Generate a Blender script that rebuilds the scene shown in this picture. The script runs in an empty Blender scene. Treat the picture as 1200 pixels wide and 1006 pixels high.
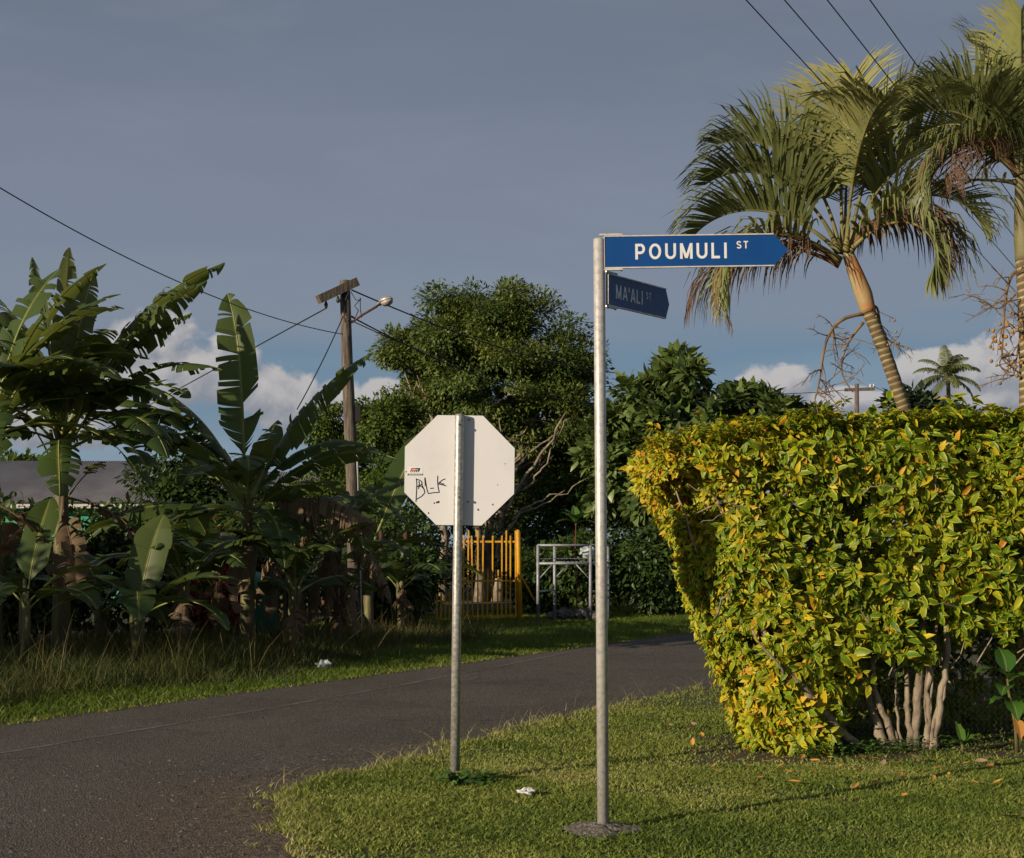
import bpy, math, random
import numpy as np
from mathutils import Vector, Matrix

scene = bpy.context.scene
R = math.radians
random.seed(7)

# ------------------------------------------------------------------ camera
CAM_H, F_PX = 1.65, 1667.0
cam_d = bpy.data.cameras.new("camera"); cam = bpy.data.objects.new("camera", cam_d)
scene.collection.objects.link(cam); scene.camera = cam
cam.location = (0, 0, CAM_H); cam.rotation_euler = (R(90), 0, 0)
cam_d.lens = 50; cam_d.sensor_width = 36; cam_d.shift_y = 137 / 1200.0
cam_d.clip_start = 0.1; cam_d.clip_end = 5000

def P(px, py, Y):
    return np.array([(px - 600) / F_PX * Y, Y, CAM_H - (py - 640) / F_PX * Y])

# ------------------------------------------------------------------ light
SUN_EL, SUN_AZ = 14.5, 232.0                      # azimuth clockwise from +Y
sd = np.array([math.sin(R(SUN_AZ)) * math.cos(R(SUN_EL)), math.cos(R(SUN_AZ)) * math.cos(R(SUN_EL)), math.sin(R(SUN_EL))])
sun_d = bpy.data.lights.new("sun", 'SUN'); sun = bpy.data.objects.new("sun", sun_d)
scene.collection.objects.link(sun)
sun_d.energy = 5.0; sun_d.angle = R(0.5); sun_d.color = (1.0, 0.83, 0.64)
sun.rotation_euler = Vector(-sd).to_track_quat('-Z', 'Y').to_euler()
scene.view_settings.view_transform = 'Standard'; scene.view_settings.look = 'None'
scene.view_settings.exposure = 0.0; scene.view_settings.gamma = 1.0

world = bpy.data.worlds.new("World"); scene.world = world; world.use_nodes = True
wt = world.node_tree; wt.nodes.clear()

class N:
    """tiny node writer"""
    def __init__(s, tree): s.t = tree
    def new(s, typ, **kw):
        n = s.t.nodes.new(typ)
        for k, v in kw.items(): setattr(n, k, v)
        return n
    def put(s, sock, v):
        if hasattr(v, 'is_linked') or isinstance(v, bpy.types.NodeSocket): s.t.links.new(v, sock)
        else: sock.default_value = v
    def m(s, op, a, b=None, c=None, clamp=False):
        n = s.new('ShaderNodeMath', operation=op); n.use_clamp = clamp
        for i, v in enumerate((a, b, c)):
            if v is not None: s.put(n.inputs[i], v)
        return n.outputs[0]
    def mix(s, f, a, b):
        n = s.new('ShaderNodeMix', data_type='RGBA'); s.put(n.inputs[0], f)
        for k, v in ((6, a), (7, b)):
            if isinstance(v, (tuple, list)): v = tuple(v) + (1,) * (4 - len(v))
            s.put(n.inputs[k], v)
        return n.outputs[2]
    def ramp(s, f, stops, interp='LINEAR'):
        n = s.new('ShaderNodeValToRGB'); s.put(n.inputs[0], f); cr = n.color_ramp; cr.interpolation = interp
        while len(cr.elements) < len(stops): cr.elements.new(0.5)
        for e, (p, c) in zip(cr.elements, stops):
            e.position = p; e.color = tuple(c) + (1,) * (4 - len(c))
        return n.outputs[0]
    def noise(s, vec, scale, detail=4, rough=0.55, dist=0.0):
        n = s.new('ShaderNodeTexNoise'); 
        if vec is not None: s.put(n.inputs['Vector'], vec)
        n.inputs['Scale'].default_value = scale; n.inputs['Detail'].default_value = detail
        n.inputs['Roughness'].default_value = rough; n.inputs['Distortion'].default_value = dist
        return n.outputs[0]
    def maprange(s, v, a, b, c=0.0, d=1.0, smooth=True):
        n = s.new('ShaderNodeMapRange'); n.interpolation_type = 'SMOOTHSTEP' if smooth else 'LINEAR'
        s.put(n.inputs[0], v)
        for i, q in enumerate((a, b, c, d)): n.inputs[i + 1].default_value = q
        return n.outputs[0]
    def vec(s, x, y, z):
        n = s.new('ShaderNodeCombineXYZ')
        for i, v in enumerate((x, y, z)): s.put(n.inputs[i], v)
        return n.outputs[0]
    def link(s, a, b): s.t.links.new(a, b)

def lin(r, g, b):
    f = lambda c: (c / 255 / 12.92) if c / 255 <= 0.04045 else ((c / 255 + 0.055) / 1.055) ** 2.4
    return (f(r), f(g), f(b))

w = N(wt)
tc = w.new('ShaderNodeTexCoord'); sep = w.new('ShaderNodeSeparateXYZ'); w.link(tc.outputs['Generated'], sep.inputs[0])
dx, dy, dz = sep.outputs
hor = w.m('SQRT', w.m('ADD', w.m('MULTIPLY', dx, dx), w.m('MULTIPLY', dy, dy)))
el = w.m('ARCTAN2', dz, hor)                     # radians above the horizon
az = w.m('ARCTAN2', dx, dy)                      # radians right of +Y
sky = w.new('ShaderNodeTexSky', sky_type='NISHITA')
sky.sun_disc = False; sky.sun_elevation = R(SUN_EL); sky.sun_rotation = R(SUN_AZ)
sky.air_density = 1.0; sky.dust_density = 2.0
# grey stratus deck, banded horizontally
bandv = w.vec(w.m('MULTIPLY', az, 1.2), w.m('MULTIPLY', el, 7.0), 3.1)
band = w.noise(bandv, 2.2, 5, 0.55, 0.4)
elb = w.m('ADD', el, w.m('MULTIPLY', w.m('SUBTRACT', band, 0.5), 0.16))
deck = w.ramp(w.maprange(elb, -0.02, 0.48, smooth=False), [
    (0.0, lin(148, 161, 172)), (0.17, lin(128, 150, 168)), (0.28, lin(108, 133, 156)), (0.36, lin(123, 136, 154)),
    (0.52, lin(124, 133, 151)), (0.74, lin(111, 121, 138)), (1.0, lin(97, 101, 115))])
# cumulus near the horizon
def cumulus(uo, vo):
    u = w.m('ADD', az, uo); v = w.m('ADD', el, vo)
    best = None
    blobs = [(185, 426, 70, 58), (245, 430, 58, 44), (135, 470, 60, 50), (330, 470, 55, 45), (400, 482, 60, 38), (455, 470, 50, 30), (905, 446, 50, 26),
             (1000, 470, 60, 18), (1090, 442, 46, 32), (1150, 446, 62, 46), (1215, 432, 80, 56), (1300, 430, 90, 60), (60, 500, 90, 30), (-90, 450, 120, 60), (720, 505, 120, 26), (860, 490, 90, 28)]
    for px, py, a, b in blobs:
        u0 = math.atan((px - 600) / F_PX); k = math.cos(u0)
        v0 = math.atan((640 - py) / F_PX * k)
        a, b = a / F_PX, b / F_PX
        qu = w.m('MULTIPLY', w.m('SUBTRACT', u, u0), 1 / a); qv = w.m('MULTIPLY', w.m('SUBTRACT', v, v0), 1 / b)
        d = w.m('SUBTRACT', 1.0, w.m('ADD', w.m('MULTIPLY', qu, qu), w.m('MULTIPLY', qv, qv)))
        best = d if best is None else w.m('MAXIMUM', best, d)
    best = w.m('MAXIMUM', best, -1.5)
    nz = w.noise(w.vec(u, w.m('MULTIPLY', v, 1.15), 0.7), 30.0, 7, 0.55, 0.3)
    return w.m('ADD', best, w.m('MULTIPLY', w.m('SUBTRACT', nz, 0.5), 3.0))
veil = w.maprange(w.noise(w.vec(w.m('MULTIPLY', az, 2.0), w.m('MULTIPLY', el, 9.0), 7.7), 1.6, 6, 0.6, 0.6), 0.42, 0.72, 0.0, 0.30)
deck = w.mix(veil, deck, lin(138, 146, 160))
D0 = cumulus(0.0, 0.0); D1 = cumulus(-0.006, 0.010)
cmask = w.maprange(D0, -0.05, 0.45)
lit = w.maprange(w.m('SUBTRACT', D0, D1), -0.7, 0.9)
lit = w.m('MULTIPLY', lit, w.maprange(el, 0.05, 0.15, 0.75, 1.0))
ccol = w.mix(lit, lin(132, 136, 148), lin(196, 190, 188))
bgA = w.new('ShaderNodeBackground'); bgA.inputs[1].default_value = 0.10
# the sky texture is ~10x brighter than the display values of the cloud deck
vm = w.new('ShaderNodeVectorMath', operation='SCALE'); w.link(w.mix(w.m('MULTIPLY', cmask, 0.92), deck, ccol), vm.inputs[0]); vm.inputs['Scale'].default_value = 10.0
w.link(w.mix(0.93, sky.outputs[0], vm.outputs[0]), bgA.inputs[0])
wo = w.new('ShaderNodeOutputWorld'); w.link(bgA.outputs[0], wo.inputs[0])

# ------------------------------------------------------------------ mesh helpers
COL = scene.collection
class MB:
    def __init__(s): s.V = []; s.F = []; s.M = []; s.A = []; s.n = 0
    def add(s, V, F, mat=0, A=None):
        V = np.asarray(V, float).reshape(-1, 3)
        for f in (F if isinstance(F, list) and len(F) and isinstance(F[0], np.ndarray) and F[0].ndim == 2 else [np.asarray(F, int)]):
            f = np.asarray(f, int)
            if f.size: s.F.append(f + s.n); s.M.append(mat if np.ndim(mat) else np.full(len(f), mat))
        s.V.append(V)
        if A is None: A = np.zeros((len(V), 4))
        A = np.asarray(A, float)
        if A.ndim == 1: A = np.tile(A, (len(V), 1))
        s.A.append(A); s.n += len(V)
    def build(s, name, mats, parent=None, smooth=True):
        V = np.concatenate(s.V); A = np.concatenate(s.A).astype(np.float32)
        me = bpy.data.meshes.new(name)
        cnt = np.concatenate([np.full(len(f), f.shape[1]) for f in s.F])
        loops = np.concatenate([f.ravel() for f in s.F])
        me.vertices.add(len(V)); me.vertices.foreach_set('co', V.astype(np.float32).ravel())
        me.loops.add(len(loops)); me.loops.foreach_set('vertex_index', loops.astype(np.int32))
        me.polygons.add(len(cnt)); st = np.concatenate([[0], np.cumsum(cnt)[:-1]])
        me.polygons.foreach_set('loop_start', st.astype(np.int32))
        me.polygons.foreach_set('material_index', np.concatenate(s.M).astype(np.int32))
        me.polygons.foreach_set('use_smooth', np.full(len(cnt), bool(smooth)))
        at = me.attributes.new('leaf', 'FLOAT_COLOR', 'POINT'); at.data.foreach_set('color', A.ravel())
        me.update(calc_edges=True); me.validate()
        for m in (mats if isinstance(mats, (list, tuple)) else [mats]): me.materials.append(m)
        o = bpy.data.objects.new(name, me); COL.objects.link(o)
        if parent: o.parent = parent
        return o

def tag(o, label=None, cat=None, group=None, kind=None):
    for k, v in (('label', label), ('category', cat), ('group', group), ('kind', kind)):
        if v: o[k] = v
    return o
def thing(name, label, cat, loc=(0, 0, 0), group=None):
    o = bpy.data.objects.new(name, None); COL.objects.link(o)
    o.location = tuple(loc); o.empty_display_size = 0.2
    return tag(o, label, cat, group)
def copy_tree(o, parent=None):
    c = o.copy(); COL.objects.link(c); c.parent = parent
    for ch in list(o.children): copy_tree(ch, c)
    return c

def unit(v):
    v = np.asarray(v, float); return v / np.maximum(np.linalg.norm(v, axis=-1, keepdims=True), 1e-9)

def tube(mb, pts, rad, sides=8, mat=0, A=None, cap=True):
    pts = np.asarray(pts, float); n = len(pts); rad = np.full(n, rad) if np.ndim(rad) == 0 else np.asarray(rad, float)
    T = np.gradient(pts, axis=0); T = unit(T)
    ref = np.array([0, 0, 1.0]) if abs(T[:, 2]).mean() < 0.8 else np.array([1.0, 0, 0])
    S = unit(np.cross(T, ref)); U = np.cross(S, T)
    a = np.linspace(0, 2 * np.pi, sides, endpoint=False)
    V = pts[:, None] + rad[:, None, None] * (np.cos(a)[None, :, None] * S[:, None] + np.sin(a)[None, :, None] * U[:, None])
    i = np.arange(n - 1)[:, None] * sides; j = np.arange(sides); k = (j + 1) % sides
    F = np.stack([i + j, i + k, i + sides + k, i + sides + j], -1).reshape(-1, 4)
    V = V.reshape(-1, 3)
    fs = [F]
    if cap:
        V = np.concatenate([V, pts[:1], pts[-1:]]); c0 = n * sides; b = (n - 1) * sides
        fs.append(np.concatenate([np.stack([k, j, np.full(sides, c0)], -1), np.stack([b + j, b + k, np.full(sides, c0 + 1)], -1)]))
    if A is not None and np.ndim(A) == 1: A = np.tile(A, (len(V), 1))
    mb.add(V, fs, mat, A)

def box(mb, c, size, mat=0, rot=None, A=None):
    h = np.array(size) / 2.0
    V = np.array([[x, y, z] for x in (-1, 1) for y in (-1, 1) for z in (-1, 1)]) * h
    if rot is not None: V = V @ np.asarray(rot).T
    F = np.array([[0, 1, 3, 2], [4, 6, 7, 5], [0, 4, 5, 1], [2, 3, 7, 6], [0, 2, 6, 4], [1, 5, 7, 3]])
    mb.add(V + np.array(c), F, mat, A)
def bar(mb, a, b, wd, dp=None, mat=0, up=(0, 0, 1)):
    a, b = np.array(a, float), np.array(b, float); d = b - a; L = np.linalg.norm(d); d /= L
    up = np.array(up, float)
    if abs(d @ up) > 0.95: up = np.array([1.0, 0, 0])
    s = unit(np.cross(d, up)); u = np.cross(s, d)
    box(mb, (a + b) / 2, (L, wd, dp or wd), mat, np.stack([d, s, u], 1))
def prism(mb, poly, origin, ex, ey, ez, th, mat=0):
    """polygon in the ex/ey plane, extruded by th along ez"""
    poly = np.asarray(poly, float); n = len(poly); o = np.array(origin, float); ex, ey, ez = map(np.array, (ex, ey, ez))
    A = o + poly[:, :1] * ex + poly[:, 1:2] * ey; B = A + ez * th
    j = np.arange(n); k = (j + 1) % n
    mb.add(np.concatenate([A, B]), [j[::-1][None], (j + n)[None], np.stack([j, k, k + n, j + n], -1)], mat)
def rotz(a): c, s = math.cos(a), math.sin(a); return np.array([[c, -s, 0], [s, c, 0], [0, 0, 1.0]])

# leaf templates -----------------------------------------------------
def leaf_big(fold=0.18, curl=0.25):
    v = [(0, 0, 0)]; uv = [(0, 0)]
    for y, hw in ((0.3, 0.46), (0.66, 0.40)):
        for x in (-1, 0, 1):
            v.append((x * hw, y, abs(x) * fold * hw * 0.6 - curl * y * y)); uv.append((abs(x), y))
    v.append((0, 1, -curl)); uv.append((0.6, 1))
    F3 = np.array([[0, 2, 1], [0, 3, 2], [4, 5, 7], [5, 6, 7]]); F4 = np.array([[1, 2, 5, 4], [2, 3, 6, 5]])
    return np.array(v), np.array(uv), [F3, F4]
def leaf_small(curl=0.12):
    return (np.array([(0, 0, 0), (-0.5, 0.45, 0.03), (0.5, 0.45, 0.03), (0, 1, -curl)], float),
            np.array([(0, 0), (1, .45), (1, .45), (.5, 1)], float), [np.array([[0, 2, 1], [1, 2, 3]])])
def leaves(mb, p, fwd, nrm, L, W, tpl, rnd, mat=0):
    v, uv, Fs = tpl; n = len(p); k = len(v)
    fwd = unit(fwd); s = unit(np.cross(fwd, nrm)); u = np.cross(s, fwd)
    L = np.broadcast_to(L, n); W = np.broadcast_to(W, n)
    V = p[:, None] + fwd[:, None] * (v[None, :, 1:2] * L[:, None, None]) + s[:, None] * (v[None, :, 0:1] * W[:, None, None]) + u[:, None] * (v[None, :, 2:3] * L[:, None, None])
    A = np.zeros((n, k, 4)); A[:, :, 0] = rnd[:, None]; A[:, :, 1] = uv[None, :, 0]; A[:, :, 2] = uv[None, :, 1]; A[:, :, 3] = 1
    off = (np.arange(n) * k)[:, None, None]
    mb.add(V.reshape(-1, 3), [(f[None] + off).reshape(-1, f.shape[1]) for f in Fs], mat, A.reshape(-1, 4))

# ------------------------------------------------------------------ materials
def material(name):
    m = bpy.data.materials.new(name); m.use_nodes = True; t = m.node_tree; t.nodes.clear()
    n = N(t); out = n.new('ShaderNodeOutputMaterial'); b = n.new('ShaderNodeBsdfPrincipled'); n.link(b.outputs[0], out.inputs[0])
    return m, n, b, out
def setc(n, sock, c):
    if isinstance(c, (tuple, list)): sock.default_value = tuple(c) + (1,) * (4 - len(c))
    else: n.link(c, sock)
def plain(name, c1, c2=None, scale=8.0, rough=0.6, metal=0.0, bump=0.0, bscale=None, stretch=None, spec=0.4, coord='Object', contrast=(0.35, 0.65), detail=5):
    m, n, b, out = material(name)
    tcn = n.new('ShaderNodeTexCoord'); v = tcn.outputs[coord]
    if stretch:
        mp = n.new('ShaderNodeMapping'); n.link(v, mp.inputs[0]); mp.inputs['Scale'].default_value = stretch; v = mp.outputs[0]
    if c2 is None: c2 = tuple(x * 0.7 for x in c1)
    f = n.maprange(n.noise(v, scale, detail, 0.6), contrast[0], contrast[1])
    setc(n, b.inputs['Base Color'], n.mix(f, c1, c2))
    b.inputs['Roughness'].default_value = rough; b.inputs['Metallic'].default_value = metal; b.inputs['Specular IOR Level'].default_value = spec
    if bump:
        bn = n.new('ShaderNodeBump'); bn.inputs['Strength'].default_value = bump; bn.inputs['Distance'].default_value = 0.02
        n.link(n.noise(v, bscale or scale * 4, 4, 0.6), bn.inputs['Height']); n.link(bn.outputs[0], b.inputs['Normal'])
    return m
def leafmat(name, cols, edge=None, edge_at=(0.55, 0.95), trans=0.25, tcol=None, rough=0.45, spec=0.35, rib=None, veins=0.0, nscale=6.0):
    m, n, b, out = material(name)
    at = n.new('ShaderNodeAttribute', attribute_name='leaf'); sp = n.new('ShaderNodeSeparateColor'); n.link(at.outputs['Color'], sp.inputs[0])
    r, g, bl = sp.outputs
    st = [(i / max(1, len(cols) - 1), c) for i, c in enumerate(cols)]
    c = n.ramp(r, st)
    tcn = n.new('ShaderNodeTexCoord'); nz = n.noise(tcn.outputs['Object'], nscale, 3, 0.6)
    if edge is not None:
        nz2 = n.noise(tcn.outputs['Object'], 45.0, 2, 0.6)
        f = n.maprange(n.m('ADD', g, n.m('MULTIPLY', n.m('SUBTRACT', nz2, 0.5), 0.9)), edge_at[0], edge_at[1])
        c = n.mix(n.m('MULTIPLY', f, n.maprange(nz, 0.3, 0.7, 0.55, 1.0)), c, edge)
    if rib is not None: c = n.mix(n.maprange(g, 0.04, 0.16, 0.85, 0.0), c, rib)
    if veins:
        wv = n.m('SINE', n.m('MULTIPLY', n.m('ADD', bl, n.m('MULTIPLY', g, -0.05)), 420.0))
        c = n.mix(n.maprange(wv, -1, 1, 0.0, veins), c, (0.02, 0.035, 0.01))
    c = n.mix(n.maprange(nz, 0.35, 0.7, 0.0, 0.3), c, cols[0])
    setc(n, b.inputs['Base Color'], c); b.inputs['Roughness'].default_value = rough; b.inputs['Specular IOR Level'].default_value = spec
    if trans:
        tr = n.new('ShaderNodeBsdfTranslucent'); n.link(n.mix(0.35, c, tcol or (0.25, 0.28, 0.03)), tr.inputs[0])
        mx = n.new('ShaderNodeMixShader'); mx.inputs[0].default_value = trans
        n.link(b.outputs[0], mx.inputs[1]); n.link(tr.outputs[0], mx.inputs[2]); n.link(mx.outputs[0], out.inputs[0])
    return m

M = {}
M['galv'] = plain('galvanised_steel', (0.56, 0.545, 0.50), (0.36, 0.35, 0.325), 30, 0.45, 0.3, 0.05, 60, contrast=(0.4, 0.75))
M['galv_dark'] = plain('weathered_steel', (0.50, 0.49, 0.45), (0.30, 0.295, 0.27), 40, 0.42, 0.45, 0.05, 60)
M['bolt'] = plain('bolt_steel', (0.06, 0.055, 0.05), (0.12, 0.09, 0.06), 60, 0.6, 0.4)
M['white'] = plain('sign_back_paint', (0.71, 0.715, 0.715), (0.63, 0.635, 0.63), 2.5, 0.5, 0, 0, spec=0.3, contrast=(0.4, 0.8))
M['blue'] = plain('blue_sign_film', (0.003, 0.066, 0.26), (0.003, 0.058, 0.225), 3.0, 0.42, spec=0.4)
M['blue_old'] = plain('faded_blue_sign_film', (0.04, 0.105, 0.30), (0.07, 0.12, 0.25), 22.0, 0.55, spec=0.3)
M['letter'] = plain('white_lettering', (0.80, 0.80, 0.78), (0.72, 0.72, 0.70), 5, 0.5)
M['letter_old'] = plain('faded_lettering', (0.85, 0.86, 0.88), (0.6, 0.62, 0.66), 40, 0.6)
M['rim'] = plain('pale_sign_rim', (0.66, 0.62, 0.55), (0.5, 0.47, 0.42), 20, 0.5)
M['ink'] = plain('marker_ink', (0.015, 0.017, 0.03), None, 5, 0.6)
M['red'] = plain('red_print', (0.42, 0.06, 0.035), None, 5, 0.5)
M['black'] = plain('black_print', (0.015, 0.013, 0.012), None, 5, 0.5)
M['wood'] = plain('weathered_timber', (0.20, 0.165, 0.125), (0.055, 0.045, 0.036), 4, 0.85, 0, 0.6, 9, (9, 9, 0.8), contrast=(0.3, 0.7))
M['bark'] = plain('grey_bark', (0.20, 0.165, 0.12), (0.09, 0.07, 0.05), 7, 0.9, 0, 0.6, 30, (1, 1, 0.35))
M['bark_pale'] = plain('pale_bark', (0.36, 0.30, 0.22), (0.15, 0.115, 0.08), 6, 0.9, 0, 0.5, 30, (1, 1, 0.5))
M['stem'] = plain('hedge_bark', (0.33, 0.27, 0.19), (0.15, 0.12, 0.08), 12, 0.9, 0, 0.6, 40, (1, 1, 0.4))
M['twig'] = plain('grey_twig', (0.33, 0.28, 0.22), (0.17, 0.14, 0.10), 14, 0.9)
M['rust'] = plain('rusty_post', (0.11, 0.045, 0.028), (0.05, 0.028, 0.02), 12, 0.9)
M['wire'] = plain('black_cable', (0.012, 0.012, 0.013), None, 5, 0.6)
M['chain'] = plain('chain_link_wire', (0.40, 0.38, 0.34), (0.24, 0.22, 0.19), 20, 0.5, 0.4)
M['chain_rust'] = plain('old_chain_link_wire', (0.10, 0.09, 0.08), (0.06, 0.04, 0.03), 10, 0.7, 0.3)
M['yellow'] = plain('yellow_gate_paint', (0.68, 0.36, 0.014), (0.50, 0.24, 0.014), 5, 0.55, contrast=(0.35, 0.8))
M['frame'] = plain('grey_painted_pipe', (0.36, 0.38, 0.40), (0.24, 0.25, 0.26), 8, 0.5, 0.2)
M['plastic'] = plain('clear_plastic', (0.55, 0.60, 0.60), (0.3, 0.38, 0.38), 14, 0.25, spec=0.6)
M['rock'] = plain('dark_rock', (0.16, 0.15, 0.135), (0.06, 0.055, 0.05), 6, 0.95, 0, 0.6, 20)
M['concrete'] = plain('gravelly_footing', (0.26, 0.235, 0.20), (0.10, 0.09, 0.075), 45, 0.95, 0, 1.0, 60, contrast=(0.4, 0.6))
M['roof'] = plain('corrugated_roof', (0.30, 0.29, 0.29), (0.22, 0.21, 0.21), 1.2, 0.6, 0.2)
M['fascia'] = plain('white_fascia', (0.55, 0.53, 0.48), None, 3, 0.6, contrast=(0.5, 0.9))
M['green_wall'] = plain('green_house_wall', (0.05, 0.38, 0.20), (0.04, 0.30, 0.16), 2, 0.7)
M['glass'] = plain('window_glass', (0.02, 0.025, 0.03), None, 2, 0.1, spec=0.6)
M['tank'] = plain('green_tank', (0.045, 0.21, 0.14), (0.035, 0.15, 0.10), 2, 0.5)
M['lamp_glass'] = plain('lamp_lens', (0.45, 0.42, 0.38), (0.3, 0.28, 0.25), 10, 0.25, spec=0.5)
M['pipe'] = plain('white_conduit', (0.62, 0.62, 0.60), None, 5, 0.5, contrast=(0.5, 0.9))
M['paper'] = plain('litter_paper', (0.72, 0.72, 0.70), (0.5, 0.5, 0.48), 20, 0.7)
# vegetation
M['hedge'] = leafmat('variegated_hedge_leaf', [(0.055, 0.14, 0.008), (0.095, 0.20, 0.010), (0.17, 0.27, 0.012), (0.40, 0.41, 0.016), (0.62, 0.46, 0.020), (0.60, 0.33, 0.02), (0.46, 0.17, 0.02)],
                     edge=(0.74, 0.56, 0.03), edge_at=(0.58, 0.92), trans=0.2, tcol=(0.55, 0.48, 0.03), rough=0.45, spec=0.3)
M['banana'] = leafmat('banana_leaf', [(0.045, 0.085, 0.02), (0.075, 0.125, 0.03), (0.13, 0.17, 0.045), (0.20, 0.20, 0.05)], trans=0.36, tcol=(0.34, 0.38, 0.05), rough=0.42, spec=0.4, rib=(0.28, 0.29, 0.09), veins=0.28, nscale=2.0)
M['banana_rib'] = plain('banana_midrib', (0.30, 0.32, 0.09), (0.20, 0.23, 0.06), 6, 0.5)
M['banana_dead'] = leafmat('dry_banana_leaf', [(0.13, 0.088, 0.055), (0.22, 0.155, 0.098), (0.34, 0.26, 0.17)], trans=0.15, tcol=(0.3, 0.16, 0.07), rough=0.85, spec=0.1, veins=0.3)
M['pseudostem'] = plain('banana_stem', (0.17, 0.18, 0.06), (0.09, 0.06, 0.03), 3, 0.6, 0, 0.2, 14, (3, 3, 0.5), contrast=(0.3, 0.65))
M['palm'] = leafmat('palm_leaflet', [(0.09, 0.12, 0.04), (0.17, 0.20, 0.07), (0.26, 0.29, 0.10), (0.34, 0.33, 0.12)], trans=0.22, tcol=(0.28, 0.28, 0.06), rough=0.45, spec=0.35)
M['palm_dead'] = leafmat('dry_palm_leaflet', [(0.10, 0.058, 0.040), (0.17, 0.10, 0.06), (0.24, 0.17, 0.08)], trans=0.15, tcol=(0.25, 0.13, 0.05), rough=0.8, spec=0.15)
M['rachis'] = plain('palm_rachis', (0.22, 0.19, 0.06), (0.13, 0.12, 0.035), 5, 0.6)
M['rachis_dead'] = plain('dry_palm_rachis', (0.24, 0.12, 0.06), (0.14, 0.07, 0.04), 8, 0.8)
M['stalk'] = plain('dry_fruit_stalk', (0.25, 0.16, 0.075), (0.13, 0.085, 0.045), 10, 0.85)
M['fruit'] = plain('palm_fruit', (0.38, 0.20, 0.04), (0.25, 0.13, 0.03), 20, 0.6)
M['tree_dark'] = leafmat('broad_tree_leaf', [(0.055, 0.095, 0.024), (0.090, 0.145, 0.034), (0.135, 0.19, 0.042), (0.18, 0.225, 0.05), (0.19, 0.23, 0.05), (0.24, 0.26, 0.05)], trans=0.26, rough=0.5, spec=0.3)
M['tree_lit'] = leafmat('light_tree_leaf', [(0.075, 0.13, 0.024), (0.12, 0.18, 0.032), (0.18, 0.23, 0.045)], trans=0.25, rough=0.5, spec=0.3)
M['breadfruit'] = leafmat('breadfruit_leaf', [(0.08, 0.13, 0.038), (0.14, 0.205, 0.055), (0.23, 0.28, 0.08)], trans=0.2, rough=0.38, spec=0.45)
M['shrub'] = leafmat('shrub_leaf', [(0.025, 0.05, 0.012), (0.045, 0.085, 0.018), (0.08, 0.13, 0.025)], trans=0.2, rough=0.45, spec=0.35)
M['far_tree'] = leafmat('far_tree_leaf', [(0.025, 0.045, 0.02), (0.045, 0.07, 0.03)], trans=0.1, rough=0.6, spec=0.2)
M['red_leaf'] = leafmat('red_croton_leaf', [(0.10, 0.012, 0.012), (0.22, 0.025, 0.018), (0.30, 0.06, 0.02)], trans=0.2, tcol=(0.4, 0.03, 0.02), rough=0.45)
M['lawn_blade'] = leafmat('lawn_blade', [(0.09, 0.145, 0.024), (0.185, 0.25, 0.042), (0.29, 0.335, 0.065), (0.42, 0.41, 0.13), (0.55, 0.46, 0.25)], trans=0.25, tcol=(0.3, 0.32, 0.04), rough=0.55, spec=0.25)
M['verge_blade'] = leafmat('verge_blade', [(0.07, 0.12, 0.014), (0.12, 0.19, 0.022), (0.19, 0.25, 0.035), (0.30, 0.29, 0.08)], trans=0.3, tcol=(0.32, 0.36, 0.04), rough=0.5, spec=0.25)
M['tall_blade'] = leafmat('tall_grass_blade', [(0.05, 0.075, 0.018), (0.09, 0.11, 0.03), (0.17, 0.14, 0.055), (0.26, 0.19, 0.09)], trans=0.25, rough=0.6, spec=0.2)
M['straw'] = leafmat('dry_straw', [(0.20, 0.14, 0.08), (0.36, 0.27, 0.15), (0.5, 0.4, 0.24)], trans=0.0, rough=0.8, spec=0.15)
M['weed'] = leafmat('weed_leaf', [(0.05, 0.11, 0.02), (0.08, 0.16, 0.03), (0.11, 0.19, 0.04)], trans=0.25, rough=0.5)
M['noni'] = leafmat('glossy_broad_leaf', [(0.035, 0.10, 0.015), (0.06, 0.15, 0.02), (0.10, 0.20, 0.03)], trans=0.2, rough=0.25, spec=0.5, rib=(0.18, 0.26, 0.07))
M['fallen'] = leafmat('fallen_orange_leaf', [(0.62, 0.40, 0.07), (0.55, 0.28, 0.06), (0.40, 0.17, 0.05)], trans=0.1, rough=0.6)
M['fallen_dry'] = leafmat('fallen_dry_leaf', [(0.30, 0.19, 0.11), (0.40, 0.29, 0.19)], trans=0.05, rough=0.8)

# ------------------------------------------------------------------ setting: ground, road, lawn
RD = unit(np.array([0.50, 0.866])); RN = np.array([-RD[1], RD[0]])       # road direction, normal towards the far side
FAR0 = np.array([-4.55, 13.4]); NEAR0 = np.array([-0.48, 11.9])
def far_edge(s): return FAR0 + RD * s
def off_far(xy): return (np.asarray(xy) - FAR0) @ RN                     # metres beyond the far road edge

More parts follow.
